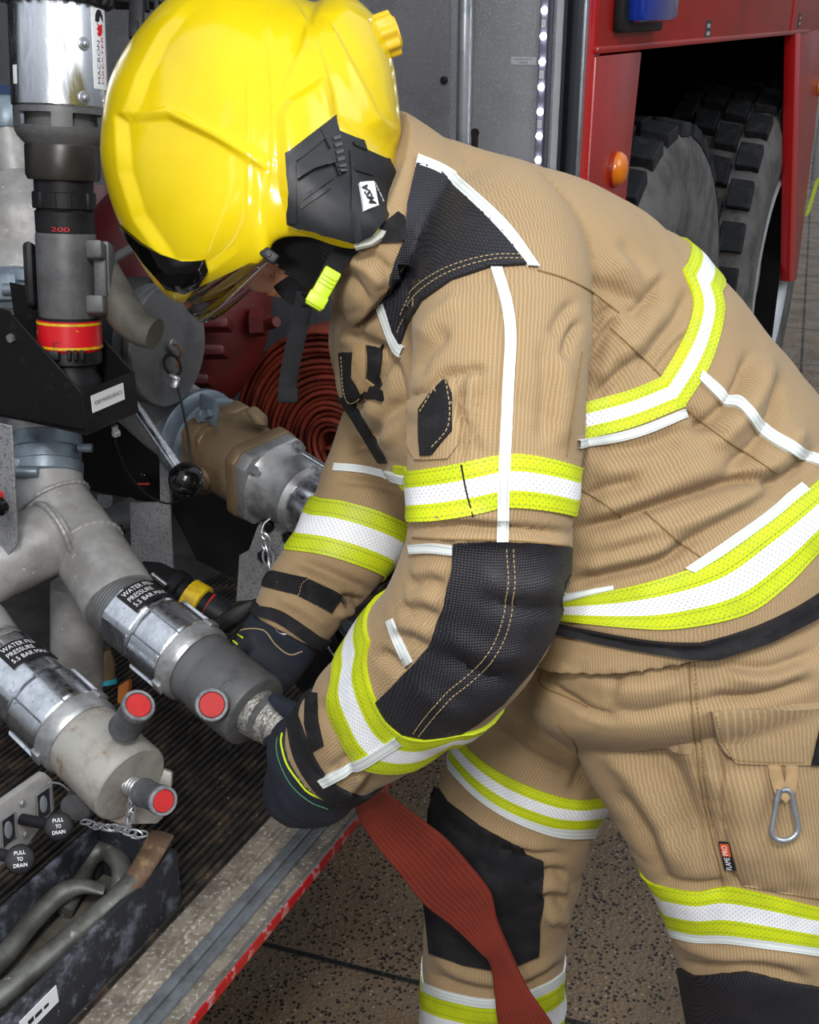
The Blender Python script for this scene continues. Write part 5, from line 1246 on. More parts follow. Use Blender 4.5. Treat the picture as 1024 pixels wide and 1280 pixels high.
# ---- pipework
pw = thing('pump_pipework', 'grey welded pump pipe with a side branch below the black holder', 'pipe', P(95, 900, 1.62))
riser = svec([P(52, 470, 1.58), P(56, 560, 1.565), P(64, 620, 1.55), P(96, 668, 1.53), P(128, 715, 1.49), P(150, 752, 1.465)], 36)
obj('main_pipe', tube(riser, [(44 if i < 14 else 44 + 2 * (i - 14) / 22) * MP(1.54) for i in range(36)], 48), M['cast'], pw, sharp=60)
obj('side_branch', tube([P(-90, 752, 1.42), P(-10, 706, 1.45), P(72, 668, 1.50)], 46 * MP(1.47), 48), M['cast'], pw, sharp=60)
w1 = (P(72, 668, 1.5) - P(-10, 706, 1.45)).normalized()
def bead(c, ax, R, r, nb=46):
    ax, e1, e2 = basis(ax); return [ball(c + (e1 * math.cos(a) + e2 * math.sin(a)) * R, r, 8, 6) for a in np.linspace(0, 2 * math.pi, nb + 1)[:-1]]
def weld(c, ax, R, r):     # one rippled bead
    ax, e1, e2 = basis(ax); n_ = 140
    return tube([c + (e1 * math.cos(a) + e2 * math.sin(a)) * R for a in np.linspace(0, 2 * math.pi, n_ + 1)], [r * (1 + .12 * math.sin(1.3 * i)) for i in range(n_ + 1)], 8, caps=False)
obj('weld_bead', [weld(P(66, 671, 1.49), w1, 46 * MP(1.47), .0034)], M['cast'], pw)
for i, dr in ((15, 0), (24, 0)):
    obj('weld_bead', [weld(riser[i], riser[i + 1] - riser[i - 1], 44.8 * MP(1.53), .0036)], M['cast'], pw)
tax = (P(317, 888, 1.345) - P(153, 757, 1.46)).normalized()
def threads_geo(A, ax, h0, h1, R, n=7): return lathe(A, ax, [x for k in range(n) for x in ((h0 + (h1 - h0) * k / n, R), (h0 + (h1 - h0) * (k + .35) / n, R), (h0 + (h1 - h0) * (k + .6) / n, R - .0022), (h0 + (h1 - h0) * (k + .85) / n, R - .0022))], 56)
obj('down_pipe', plathe([(96, 730, 32, 1.66), (96, 930, 32, 1.74)]), M['cast'], pw)
obj('pipe_clamp', [lathe(P(56, 552, 1.565), (P(57, 600, 1.555) - P(56, 552, 1.565)), [(-.008, .046), (-.006, .049), (.012, .050), (.014, .0475), (.03, .0475), (.032, .050), (.046, .0495), (.049, .046)], 48), obox(P(20, 585, 1.525), CR, CU, CF, .016, .014, .012, .004), lathe(P(22, 590, 1.51), CR, [(0, .0085), (.026, .0085), (.028, .007)], 12), lathe(P(98, 560, 1.55), CR, [(0, .006), (.018, .006)], 12)], M['blue_grey'], pw)
# casting higher up, behind the branch
up = thing('valve_casting', 'large grey cast pipe elbow behind the chrome branch at the left edge', 'pipe', P(50, 380, 1.8))
obj('neck', plathe([(8, 128, 27, 1.70), (8, 132, 30, 1.70), (8, 158, 30, 1.70), (10, 166, 26, 1.70)]), M['blue_grey'], up)
obj('elbow', plathe([(10, 160, 24, 1.70), (11, 212, 26, 1.71), (26, 222, 48, 1.72), (46, 245, 76, 1.73), (52, 275, 80, 1.74), (52, 312, 78, 1.75), (52, 322, 82, 1.75), (52, 334, 82, 1.75), (52, 340, 74, 1.75), (52, 420, 70, 1.78)], 56), M['cast'], up, sharp=50)
obj('elbow_clamp', [plathe([(52, 336, 80, 1.75), (52, 340, 86, 1.75), (52, 352, 86, 1.755), (52, 356, 82, 1.755), (52, 374, 82, 1.76), (52, 378, 86, 1.76), (52, 386, 84, 1.76)], 56), obox(P(8, 360, 1.66), CR, CU, CF, .018, .02, .014, .005), lathe(P(4, 362, 1.64), CR, [(0, .009), (.032, .009), (.034, .007)], 12)], M['blue_grey'], up)
obj('blue_board', obox(P(40, 190, 2.1), CR, CU, CF, .06, .12, .004), plain('blue_board', (28, 50, 92), .5), fe)
# ---- the two filler couplings
def coupling(A, B, lab_h, st, name_label, cap_label, cap_mat, group):
    """A, B: axis ends in space ; st: stations in metres along the axis"""
    ax = (B - A).normalized(); ref = (CAM - A); R = .0468
    th = thing('filler_coupling', name_label, 'coupling', A, group)
    b0, b1, n1, r1 = st
    obj('pipe_thread', threads_geo(A, ax, b0 - .030, b0, .0435), M['steel'], th)
    bar = obj('barrel', [lobed(A, ax, b0, b1 - .004, hexr(.0485, 8, .3, .035), 160, ref), lathe(A, ax, [(b1 - .005, .0455), (b1 + .004, .0455)], 56)], M['chrome'], th, sharp=25)
    R2 = .0472; e, e1, e2 = basis(ax, ref); lw = .038; hm = (b0 + b1) / 2 - .002; ac = -.78
    lb = obj('pressure_label', cyl_patch(A, ax, R2, hm - lw / 2, hm + lw / 2, ac - .72, ac + .70, ref, 20, .0012), pbr('black_label', (34, 33, 36), .4), bar)
    for i, tx in enumerate(('WATER FILL', 'PRESSURE', '5.5 BAR MAX')):
        v, f = text_geo(tx, V(), V((1, 0, 0)), V((0, 1, 0)), .0105, 0, align='LEFT'); v = [V((p.x * .78, p.y, 0)) for p in v]; dy = (1 - i) * .0112
        obj('label_print', ([A + ax * (hm - p.y - dy) + (e1 * math.cos(ac + .60 - p.x / R2) + e2 * math.sin(ac + .60 - p.x / R2)) * (R2 + .0019) for p in v], f), M['inkwhite'], lb, smooth=False)
    def lug(a):
        x = a % (2 * math.pi / 6); return .0492 + (.0032 if .35 < x < .72 else 0)
    obj('lug_nut', [lobed(A, ax, b1 + .003, n1, lug, 240, ref), lathe(A, ax, [(b1, .047), (b1 + .008, .0485)], 56)], M['chrome'], th, sharp=25)
    cr = obj('claw_ring', [lathe(A, ax, [(n1 - .001, .047), (n1 + .001, .0505), (r1 - .006, .0505), (r1 - .003, .0485), (r1, .047)], 64)], M['silver_cast'], th)
    obj('claw', [obox(A + ax * (n1 + .006) + (e1 * math.cos(a) + e2 * math.sin(a)) * .0512, ax, e1 * -math.sin(a) + e2 * math.cos(a), e1 * math.cos(a) + e2 * math.sin(a), .007, .0085, .0028, .0012) for a in (1.2,)], M['silver_cast'], cr)
    obj('claw', [obox(A + ax * (n1 + .006) + (e1 * math.cos(a) + e2 * math.sin(a)) * .0512, ax, e1 * -math.sin(a) + e2 * math.cos(a), e1 * math.cos(a) + e2 * math.sin(a), .007, .0085, .0028, .0012) for a in (-1.25,)], M['silver_cast'], cr)
    return th, ax, (e1, e2)
A2, B2 = P(153, 757, 1.46), P(317, 888, 1.345); L2 = (B2 - A2).length / 210
cpl2, ax2, (f1, f2_) = coupling(A2, B2, 0, (12 * L2, 60 * L2, 108 * L2, 128 * L2), 'chrome filler coupling held by the far glove, dark grey cap on it', '', None, 'filler couplings')
A1, B1 = P(20, 846, 1.40), P(163, 980, 1.29); L1_ = (B1 - A1).length / 196
cpl1, ax1, (g1, g2) = coupling(A1, B1, 0, (-28 * L1_, 48 * L1_, 99 * L1_, 121 * L1_), 'chrome filler coupling nearest the tool tray, dusty pale cap on it', '', None, 'filler couplings')
obj('lower_pipe', [tube([P(-80, 738, 1.46), P(-30, 790, 1.43), A1 + ax1 * (-50 * L1_), A1 + ax1 * (-27 * L1_)], .0435, 44)], M['cast'], pw, sharp=60)
# dark cap on the upper coupling
k2 = thing('blanking_cap', 'dark grey blanking cap with one red button, hose ferrule at its end', 'cap', B2, 'coupling caps')
obj('cap_body', [lathe(A2, ax2, [(128.5 * L2, .0455), (134 * L2, .0465), (142 * L2, .0440), (148 * L2, .0445), (152 * L2, .0465), (208 * L2, .0458), (212 * L2, .0445), (213.5 * L2, .042)], 64)], M['cast_dark'], k2)
def red_button(base, top, r, parent, matb, inset=True):
    ax = (top - base).normalized(); L = (top - base).length
    kb = obj('button', [lathe(base, ax, [(0, r * 1.02), (.004, r * .94), (L - .012, r * .94), (L - .010, r), (L - .002, r), (L, r * .95), (L - .0005, r * .80), (L - .003, r * .78)], 40), lobed(base, ax, L - .009, L - .002, lambda a: r * (1 + .022 * math.cos(30 * a)), 240)], matb, parent)
    obj('button_rim', lathe(base, ax, [(L - .004, r * 1.005), (L - .0005, r * 1.0), (L + .0008, r * .93), (L + .0006, r * .80), (L - .002, r * .79)], 40, caps=False), M['rim_grey'], kb)
    obj('button_insert', lathe(base, ax, [(L - .006, r * .76), (L - .0015, r * .76), (L - .0005, r * .72)], 36), M['red_knob'], kb)
    return kb
M['rim_grey'] = pbr('worn_grey_rim', (134, 136, 138), .55, .2, (100, 102, 104), 60, bump=.2, bscale=300)
M['knob_grey'] = pbr('grey_rubber', (78, 80, 84), .6, .1, (98, 98, 100), 50, bump=.15, bscale=300)
btc = A2 + ax2 * (160 * L2); bdir = (f1 + f2_ * .46 - ax2 * .18).normalized()
red_button(P(262, 878, 1.36), P(265, 881, 1.292), .0186, k2, M['knob_grey'])
pc_ = A2 + ax2 * (194 * L2); e, e1, e2 = basis(ax2, CAM - A2); aa = .12
def on_cap(h, a, R=.0463): return A2 + ax2 * h + (e1 * math.cos(a) + e2 * math.sin(a)) * R
pill = [on_cap(190 * L2 + .0042 * math.cos(q), aa + (.0125 + (.004 if abs(math.sin(q)) > .5 else .002)) / .046 * math.sin(q), .0462) for q in np.linspace(0, 2 * math.pi, 40)]
em = obj('emboss', [tube(pill, .0005, 5, caps=False)], M['cast_dark'], k2)
v, f = text_geo('GEMADE', V(), V((1, 0, 0)), V((0, 1, 0)), .0058, 0, wmax=.022)
obj('emboss_letters', ([on_cap(190 * L2 + p.y * -1.0, aa - p.x / .046, .0466) for p in v], f), pbr('emboss_grey', (104, 104, 106), .5, .2), k2, smooth=False)
# dusty cap on the lower coupling, with two red buttons and its chain
k1 = thing('blanking_cap', 'pale dusty blanking cap with two red buttons and a hanging chain', 'cap', B1, 'coupling caps')
def cap_dust():
    t = NT('dusty_cap_cast'); n1 = t.noise(20, 6, rough=.7); c = t.mix(t.ramp(n1, .4, .65), rgb(168, 165, 158), rgb(140, 134, 126)); c = t.mix(t.ramp(t.noise(34, 6), .58, .72), c, rgb(134, 98, 66)); return t.set(Base_Color=c, Metallic=.25, Roughness=.58, Normal=t.bump(t.noise(160, 4), .15, .002))
obj('cap_body', [lathe(A1, ax1, [(121.5 * L1_, .0465), (124 * L1_, .0470), (191 * L1_, .0478), (195.5 * L1_, .0470), (197 * L1_, .0450), (197.2 * L1_, .03)], 64)], cap_dust(), k1)
red_button(P(156, 910, 1.270), P(173.6, 881, 1.228), .0178, k1, M['knob_grey'])
obj('outlet_neck', [threads_geo(P(163, 982, 1.285), P(186, 992, 1.255) - P(163, 982, 1.285), -.006, .022, .0115, 5)], M['silver_cast'], k1)
red_button(P(180, 991, 1.262), P(205, 1001.5, 1.222), .0158, k1, M['knob_grey'])
obj('cap_flange', [prism([P(x, y, 1.315 + .0004 * (x - 160)) for x, y in ((118, 1005), (125, 1022), (150, 1031), (196, 1030), (204, 1022), (204, 1012), (196, 985), (190, 970), (160, 985))], CF * .006, .002), prism([P(x, y, 1.33) for x, y in ((186, 962), (200, 960), (215, 966), (214, 985), (206, 988), (184, 975))], CF * .010, .002)], M['cast_dusty'], k1)
obj('vent_plug', [lathe(P(99, 1001, 1.33), P(92, 1016, 1.31) - P(99, 1001, 1.33), [(-.012, .015), (.006, .0165), (.010, .0175), (.013, .0175), (.014, .016)], 36)], M['cast_dark'], k1)
ch = obj('chain', chain(P(167, 992, 1.272), P(161, 1032, 1.272), 6, .0052, .0012) + chain(P(161, 1032, 1.272), P(104, 1026, 1.30), 8, .0050, .0012, .006) + chain(P(150, 1034, 1.27), P(180, 1042, 1.26), 4, .0058, .0012, .004), M['zinc'], k1)
# ---- bronze valve and its fittings
bv = thing('bronze_valve', 'dull bronze ball valve with silver flange in front of the hose roll', 'valve', P(300, 640, 1.66))
VA, VB = P(279, 562, 1.70), P(352, 607, 1.63); vax = (VB - VA).normalized(); vl = (VB - VA).length / 86; vr = CAM - VA
e, v1, v2 = basis(vax, vr)
def oct_plate(h0, h1, R, mat_bev=.004, rot=-.785, n=8, sq=.80):
    ring = []
    for k in range(4):
        for dq in (-.15, .15): ring.append(rot + k * math.pi / 2 + math.pi / 4 + dq)
    return prism([VA + vax * h0 + (v1 * math.cos(q) + v2 * math.sin(q)) * R for q in ring], vax * (h1 - h0), mat_bev)
obj('valve_body', [oct_plate(-14 * vl, 4 * vl, .074), lathe(VA, vax, [(-2 * vl, .058), (6 * vl, .061), (30 * vl, .0615), (52 * vl, .058), (58 * vl, .056)], 56), oct_plate(50 * vl, 64 * vl, .072), oct_plate(2 * vl, 10 * vl, .068), lathe(VA + vax * 20 * vl + (v1 * .6 + v2 * .8) * .05, (v1 * .6 + v2 * .8), [(0, .017), (.016, .016)], 20), prism([P(x, y, 1.62) for x, y in ((305, 512), (318, 506), (332, 519), (332, 534), (318, 530))], CF * .03, .004)], M['brass'], bv)
obj('hex_plug', [lathe(VA + vax * 20 * vl + (v1 * .6 + v2 * .8) * .064, (v1 * .6 + v2 * .8), [(0, .0125), (.006, .0125), (.0075, .011)], 6)], pbr('brass_plug', (140, 116, 66), .4, .5), bv)
obj('silver_flange', [oct_plate(63 * vl, 78 * vl, .069), lathe(VA, vax, [(78 * vl, .058), (84 * vl, .052), (112 * vl, .047), (118 * vl, .050), (124 * vl, .046)], 56), obox(VA + vax * 108 * vl + (v1 * .35 - v2 * .9) * .050, vax, v1 * .9 + v2 * .35, v1 * .35 - v2 * .9, .018, .012, .006, .003)], M['silver_cast'], bv)
obj('flange_bolt', [lathe(VA + vax * 79 * vl + (v1 * math.cos(q) + v2 * math.sin(q)) * .060, vax, [(0, .0075), (.006, .0075), (.006, .0048), (.013, .0045)], 8) for q in (.05,)], M['zinc'], bv)
obj('flange_bolt', [lathe(VA + vax * 79 * vl + (v1 * math.cos(q) + v2 * math.sin(q)) * .060, vax, [(0, .0075), (.006, .0075), (.006, .0048), (.013, .0045)], 8) for q in (-1.5,)], M['zinc'], bv)
obj('outlet_coupling', [lobed(VA, vax, 122 * vl, 175 * vl, lambda a: .042 + .0025 * (math.sin(5 * a) > .3), 160, vr), tube([VA + vax * 100 * vl - v2 * .052 + v1 * .02, VA + vax * 170 * vl - v2 * .050 + v1 * .02], .006, 12)], M['chrome'], bv)
obj('inlet_elbow', tube(svec([P(150, 470, 1.86), P(178, 490, 1.82), P(214, 520, 1.77), P(262, 552, 1.715)], 20), .060, 40), M['cast'], bv, sharp=60)
obj('inlet_clamp', [lathe(VA, vax, [(-48 * vl, .060), (-46 * vl, .069), (-38 * vl, .071), (-34 * vl, .067), (-22 * vl, .067), (-18 * vl, .071), (-12 * vl, .068)], 48), obox(P(262, 514, 1.665), vax, CU, CF, .020, .020, .016, .006), lathe(P(252, 521, 1.645), CU * .3 + CR * .8 - CF * .4, [(-.004, .0105), (.004, .0105), (.005, .0065), (.016, .006)], 6)], M['blue_grey'], bv)
# ---- round blanking plate with lanyard
bp = thing('blanking_plate', 'round grey blanking plate with a rusty hook and cable lanyard', 'cap', P(207, 508, 1.62))
BC = P(207, 432, 1.62); R = 77 * MP(1.62)
obj('plate', lathe(BC, TN, [(-.028, R * .9), (-.026, R * .97), (-.012, R * .97), (-.010, R * .93), (-.006, R * .94), (-.004, R), (.004, R), (.007, R * .975), (.007, R * .3), (.008, .0)], 80, caps=False), M['cast_dark'], bp, sharp=30)
obj('valve_neck', [lathe(BC, TN, [(-.16, R * .8), (-.03, R * .82)], 48), obox(P(166, 362, 1.66), CR, CU, CF, .03, .016, .02, .008)], M['black'], bp)
obj('lugs', [torus(P(180, 378, 1.60), CF, .028, .007, 20, 10, 1.0, 3.0)], M['cast_dark'], bp)
hp = Ppl(212, 431, BC + TN * .008, TN)
obj('stud', lathe(hp, TN, [(-.002, .009), (.006, .009), (.0075, .0075)], 24), M['steel'], bp)
obj('rusty_hook', [torus(hp + TN * .010 - TW * .008, TU, .009, .0018, 20, 8), torus(hp + TN * .012 - TW * .024, TU * .5 + TN, .008, .0018, 20, 8)], pbr('rust_orange', (136, 84, 52), .7), bp)
d_ = proj(hp)[2] - .012
lan = obj('lanyard', [tube(svec([P(x, y, d_) for x, y in ((219, 472), (226, 462), (222, 448), (213, 443), (206, 448), (207, 460), (217, 472))], 36), .0024, 8), tube(svec([P(x, y, q) for x, y, q in ((219, 474, d_), (226, 500, d_ - .005), (234, 540, d_ - .02), (238, 575, d_ - .03), (240, 600, d_ - .02))], 30), .0017, 8)], M['black'], bp)
obj('crimp', [obox(P(219, 478, d_ - .001), CR * .94 - CU * .3, CU * .94 + CR * .3, CF, .0055, .0085, .0045, .002), obox(P(217.5, 471, d_ - .001), CR * .94 - CU * .3, CU * .94 + CR * .3, CF, .0065, .0025, .005, .001)], M['zinc'], lan)
# ---- lever
lv = thing('valve_lever', 'chrome valve lever with a black ball knob below the black holder', 'lever', P(160, 495, 1.56))
obj('rod', tube([P(150, 480, 1.55), P(226, 590, 1.50)], .0072, 20), M['chrome'], lv)
obj('ball_knob', [ball(P(233, 600, 1.495), 22.5 * MP(1.495), 36, 24), lathe(P(222, 585, 1.503), P(228, 593, 1.50) - P(222, 585, 1.503), [(0, .0105), (.01, .013)], 24)], M['black_gloss'], lv)
cab = thing('cable', 'thin black cable looping down under the labelled holder', 'cable', P(143, 540, 1.5))
obj('wire', tube(svec([P(x, y, q) for x, y, q in ((143, 536, 1.44), (147, 560, 1.50), (160, 590, 1.56), (180, 615, 1.6), (200, 627, 1.62), (216, 629, 1.62), (236, 622, 1.60))], 40), .0015, 8), M['black'], cab)
obj('end_fitting', lathe(P(143, 532, 1.44), P(146, 545, 1.45) - P(143, 532, 1.44), [(0, .004), (.008, .004), (.009, .0055), (.014, .0055), (.015, .003)], 12), M['zinc'], cab)
# ---- sheet brackets inside
def plate_t(name, pts, d, mat, parent, th=.003):
    t_ = tsz(P(pts[0][0], pts[0][1], d))[0]; return obj(name, prism([PTt(x, y, t_) for x, y in pts], TU * th, .0006, 1), mat, parent)
def mkplate(label, pts, d, mat, th=.003):
    b = max(pts, key=lambda q: q[1]); t = thing('bracket_plate', label, 'bracket', P(b[0], b[1], d)); plate_t('sheet', pts, d, mat, t, th); return t
mkplate('pale speckled upright plate at the left edge, below the black holder', [(-40, 520), (14, 533), (22, 680), (-2, 708), (-40, 716)], 1.36, M['speck_plate'])
bk_ = P(2, 632, 1.345); t_ = thing('plate_button', 'small black push button on the pale plate at the left edge', 'button', bk_)
obj('button', lathe(bk_, -TU, [(0, .011), (.006, .011), (.008, .008)], 24), M['black_gloss'], t_); obj('red_dot', lathe(P(0, 618, 1.345), -TU, [(0, .006), (.003, .006)], 16), M['red_knob'], t_)
mkplate('grey speckled upright plate left of the black ball lever', [(199, 570), (209, 570), (212, 628), (217, 730), (156, 704), (164, 694), (162, 628), (200, 628)], 1.74, M['speck_plate'])
mkplate('small grey plate at the end of the dark hose, under the dark sheet', [(121, 618), (140, 620), (140, 640), (122, 650)], 1.9, M['speck_plate'])
t3 = mkplate('grey bracket plate with three black bolts below the bronze valve', [(324, 652), (366, 655), (370, 690), (352, 726), (338, 748), (295, 752), (299, 694), (311, 688)], 1.66, M['speck_plate'])
t_b = tsz(P(324, 652, 1.66))[0]
for x, y in ((337, 656), (362, 671), (331, 694)):
    c = PTt(x, y, t_b); obj('bolt', lathe(c, -TU, [(0, .0095), (.007, .0095), (.009, .007)], 6), M['black'], t3)
c0 = PTt(334, 656, t_b) - TU * .014
sc_ = thing('chain_tether', 'short steel chain hanging before the bolted grey bracket plate', 'chain', PTt(338, 705, t_b))
obj('clip', tube(svec([P(x, y, 1.60) for x, y in ((338, 648), (330, 655), (327, 668), (331, 674), (335, 668))], 20), .0016, 8), M['zinc'], sc_)
obj('links', chain(P(331, 672, 1.60), P(338, 712, 1.60), 4, .0085, .0016), M['zinc'], sc_)
def guard(label, pts, d, th=.004, mat=None):
    b = max(pts, key=lambda q: q[1]); t = thing('dark_sheet', label, 'guard', P(b[0], b[1], d)); obj('sheet', prism([P(x, y, d) for x, y in pts], CF * th, .0006, 1), mat or M['black_steel'], t); return t
guard('dark sheet standing in for the shaded void behind the lever rod', [(92, 470), (236, 440), (232, 560), (214, 572), (212, 629), (195, 629), (120, 615), (90, 608)], 1.97, mat=M['void'])  # near-black sheet added for the shade of the bay interior
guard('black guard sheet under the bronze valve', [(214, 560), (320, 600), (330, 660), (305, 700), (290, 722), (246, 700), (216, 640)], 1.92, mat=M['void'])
gd = P(180, 602, 1.84); t_ = thing('black_plug', 'small black plug with a red mark beside the lever ball', 'plug', gd)
obj('plug_body', [lathe(gd, -CF, [(0, .011), (.008, .010)], 20), obox(gd + CU * .010 - CF * .004, CR, CU, CF, .004, .003, .003, .001)], M['black_gloss'], t_); obj('red_mark', obox(gd - CU * .004 - CF * .0085, CR, CU, CF, .011, .0016, .0008), M['inkred'], t_)
dh = thing('dark_hose', 'dark grey hose stub lying behind the welded pipe', 'hose', P(140, 680, 1.85))
obj('hose_body', tube([P(95, 680, 1.80), P(130, 658, 1.84), P(168, 638, 1.88)], .024, 24), M['cast_dark'], dh); obj('hose_clip', lathe(P(148, 652, 1.85), CR, [(0, .007), (.012, .007)], 10), M['brass'], dh)
bt_ = thing('blue_air_line', 'thin blue air line behind the welded pipe', 'hose', P(138, 672, 1.82)); obj('tube_body', tube(svec([P(110, 684, 1.80), P(128, 675, 1.81), P(142, 668, 1.82)], 10), .0045, 10), plain('blue_tube', (24, 84, 168), .4), bt_); obj('fitting', lathe(P(142, 668, 1.82), P(156, 660, 1.83) - P(142, 668, 1.82), [(0, .007), (.018, .008)], 14), M['black'], bt_)
# ---- dark red pump casing
rc = thing('red_pump_casing', 'dark red ribbed pump casing behind the visor', 'pump', P(225, 520, 2.05))
obj('casing', [ball(P(214, 372, 2.06), 1.0, 56, 40, (126 * MP(2.06), .15, 158 * MP(2.06)), (CR, CF, CU))], M['red_casing'], rc, sharp=0)
for x, y, w in ((258, 406, .05), (256, 440, .045), (240, 476, .04)): obj('rib', obox(P(x, y, 1.895 + (.012 if y > 470 else 0)), CR, CU, CF, w * .8, .009, .03, .005), M['red_casing'], rc)
obj('lug_bolt', [lathe(P(328, 403, 1.98), CR, [(-.02, .026), (.004, .024), (.006, .013), (.02, .012)], 6), lathe(P(338, 404, 1.97), CR * .8 - CF, [(0, .010), (.02, .009)], 8)], M['red_casing'], rc)
obj('intake', tube([P(140, 330, 2.1), P(120, 300, 2.1), P(110, 250, 2.1)], .08, 30), M['red_casing'], rc)
# ---- rolled hose against the wall
tc = .63; HC = PTt(417, 560, tc); dH = proj(HC)[2]; RH = 150 * MP(dH)
rh = thing('rolled_hose', 'red layflat hose rolled up against the grey wall behind the bronze valve', 'hose', HC - TW * RH)
up_ = TW; sd = TV; pts = []; pit = .0098; n_ = int((RH - .03) / pit)
for i in range(n_ * 48):
    a = i / 48 * 2 * math.pi; r = .030 + pit * i / 48 + .0012 * math.sin(a * 3 + i * .01) + .0010 * math.sin(a * 1.7)
    pts.append(HC + (sd * -math.cos(a) * r + up_ * math.sin(a) * r * (1 + .03 * math.sin(a))) + TU * (.004 * math.sin(a * .37)))
vs, fs = [], []; prof_ = [(-.0044, .012), (-.0040, .004), (-.0022, .0006), (0, 0), (.0022, .0006), (.0040, .004), (.0044, .012), (.0044, .085), (-.0044, .085)]
for i, p in enumerate(pts):
    rad_ = (p - HC); rad_ = (rad_ - TU * rad_.dot(TU)).normalized()
    for (r, w) in prof_: vs.append(p + rad_ * r + TU * w)
m = len(prof_)
for i in range(len(pts) - 1):
    for k in range(m): fs.append([i * m + k, i * m + (k + 1) % m, (i + 1) * m + (k + 1) % m, (i + 1) * m + k])
M['hoseroll'] = pbr('rolled_hose_rubber', (150, 62, 42), .55, 0, (112, 44, 32), 14, (.4, .65), bump=.2, bscale=200)
obj('spiral', (vs, fs), M['hoseroll'], rh, sharp=50)
for (x, y, q) in ((424, 566, .3), (410, 572, -.5)):
    c = PTt(x, y, tc + .002); lp = [c + (sd * (-math.cos(a) * .010 * (1 + .3 * math.sin(a))) + up_ * math.sin(a) * .017) for a in np.linspace(0, 2 * math.pi, 26)]
    obj('inner_loop', [([p + r_ for p in lp for r_ in ((p - c).normalized() * .0035 + TU * .08, (p - c).normalized() * .0035 + TU * .004, TU * 0, (p - c).normalized() * -.0035 + TU * .004, (p - c).normalized() * -.0035 + TU * .08)], [[i * 5 + k, i * 5 + (k + 1) % 5, (i + 1) * 5 + (k + 1) % 5, (i + 1) * 5 + k] for i in range(25) for k in range(5)])], M['hoseroll'], rh)
zz = (HC - TW * RH).z
sh = thing('hose_shelf', 'black shelf under the rolled red hose', 'shelf', T(tc, tsz(HC)[1], DECK)); obj('tray', [tbox(tc, .81, tsz(HC)[1] - .14, tsz(HC)[1] + .14, zz - .010, zz - .002, .002)], M['black_steel'], sh); obj('upright', tbox(tc + .06, tc + .10, tsz(HC)[1] - .1, tsz(HC)[1] + .1, DECK, zz - .009), M['black_steel'], sh)
# ---- delivery hose in the gloves: ferrule, then flat red hose over the sill to the ground
dv = thing('delivery_hose', 'flat red delivery hose running from the near glove over the sill to the ground', 'hose', P(650, 1290, 1.50))
FA = A2 + ax2 * (212 * L2); FD = (P(372, 922, 1.315) - FA).normalized()
obj('ferrule', [lathe(FA, FD, [(-.004, .026), (0, .0295), (.012, .0285), (.013, .026), (.020, .026), (.021, .0275), (.034, .0265), (.035, .025), (.05, .0245)], 48)], pbr('wire_wrapped_ferrule', (176, 172, 164), .4, .6, (120, 118, 114), 160, (.45, .6), bump=.9, bscale=320), dv)
obj('ferrule_band', [lathe(FA, FD, [x for k in range(8) for x in ((.0128 + k * .0010, .0276), (.0132 + k * .0010, .0282), (.0136 + k * .0010, .0276))], 48)], M['steel'], dv)
hs = [((352, 908), (362, 945), 1.315, .022), ((392, 935), (395, 985), 1.315, .018), ((424, 962), (412, 1002), 1.31, .012), ((477, 986), (440, 1001), 1.315, .006), ((500, 1003), (448, 1022), 1.325, .0045), ((530, 1026), (470, 1056), 1.345, .004), ((560, 1050), (498, 1090), 1.365, .004), ((592, 1086), (530, 1130), 1.385, .004), ((614, 1116), (566, 1158), 1.40, .0045), ((622, 1150), (600, 1190), 1.41, .005), ((638, 1190), (614, 1206), 1.42, .006), ((660, 1235), (619, 1245), 1.43, .006), ((692, 1282), (624, 1286), 1.45, .005), ((718, 1340), (642, 1352), 1.50, .005), ((735, 1420), (660, 1440), 1.58, .005)]
rings = []
for (rx, ry), (lx, ly), d, th in hs:
    a, b = P(lx, ly, d + .008), P(rx, ry, d - .008); c = (a + b) / 2; e1 = (b - a) / 2; nn = (CAM - c).normalized(); nn = (nn - e1.normalized() * nn.dot(e1.normalized())).normalized(); rings.append((c, e1, nn * th))
end = rings[-1][0]
for k, (dx, dy, zz) in enumerate(((.05, .02, .06), (.14, .05, .012), (.4, .1, .007), (.8, .12, .007))):
    c = V((end.x + dx, end.y + dy, zz)); rings.append((c, V((-.02 if k < 2 else 0, .055, 0)) if k > 0 else V((.03, .045, .0)), V((0, 0, .006)) if k else V((-.006, 0, .003))))
hl = Loft(rings, 150, 3.2)
def hosemat():
    t = NT('ribbed_red_hose'); at = t.n('ShaderNodeAttribute', attribute_name='rib'); x = t.math('FRACT', t.math('MULTIPLY', at.outputs['Fac'], 11.0)); r = t.ramp(t.math('ABSOLUTE', t.math('SUBTRACT', x, .5)), .03, .16, 1, 0)
    c = t.mix(t.ramp(t.noise(14, 5), .35, .7), rgb(126, 45, 33), rgb(108, 37, 28)); c = t.mix(t.math('MULTIPLY', r, .30), c, rgb(168, 86, 66)); c = t.mix(t.math('MULTIPLY', t.ramp(t.noise(60, 5), .62, .75), .4), c, rgb(86, 34, 28))
    return t.set(Base_Color=c, Roughness=.42, Normal=t.bump(r, .45, .0015))
rib = np.tile(np.array([sel(x, 3.2)[0] for x in hl.ang]), (hl.ns, 1)).ravel() * .5 + .5
obj('flat_hose', hl.geo, hosemat(), dv, sharp=0, uvs=np.zeros((len(hl.geo[0]), 2)), attrs={'rib': rib})
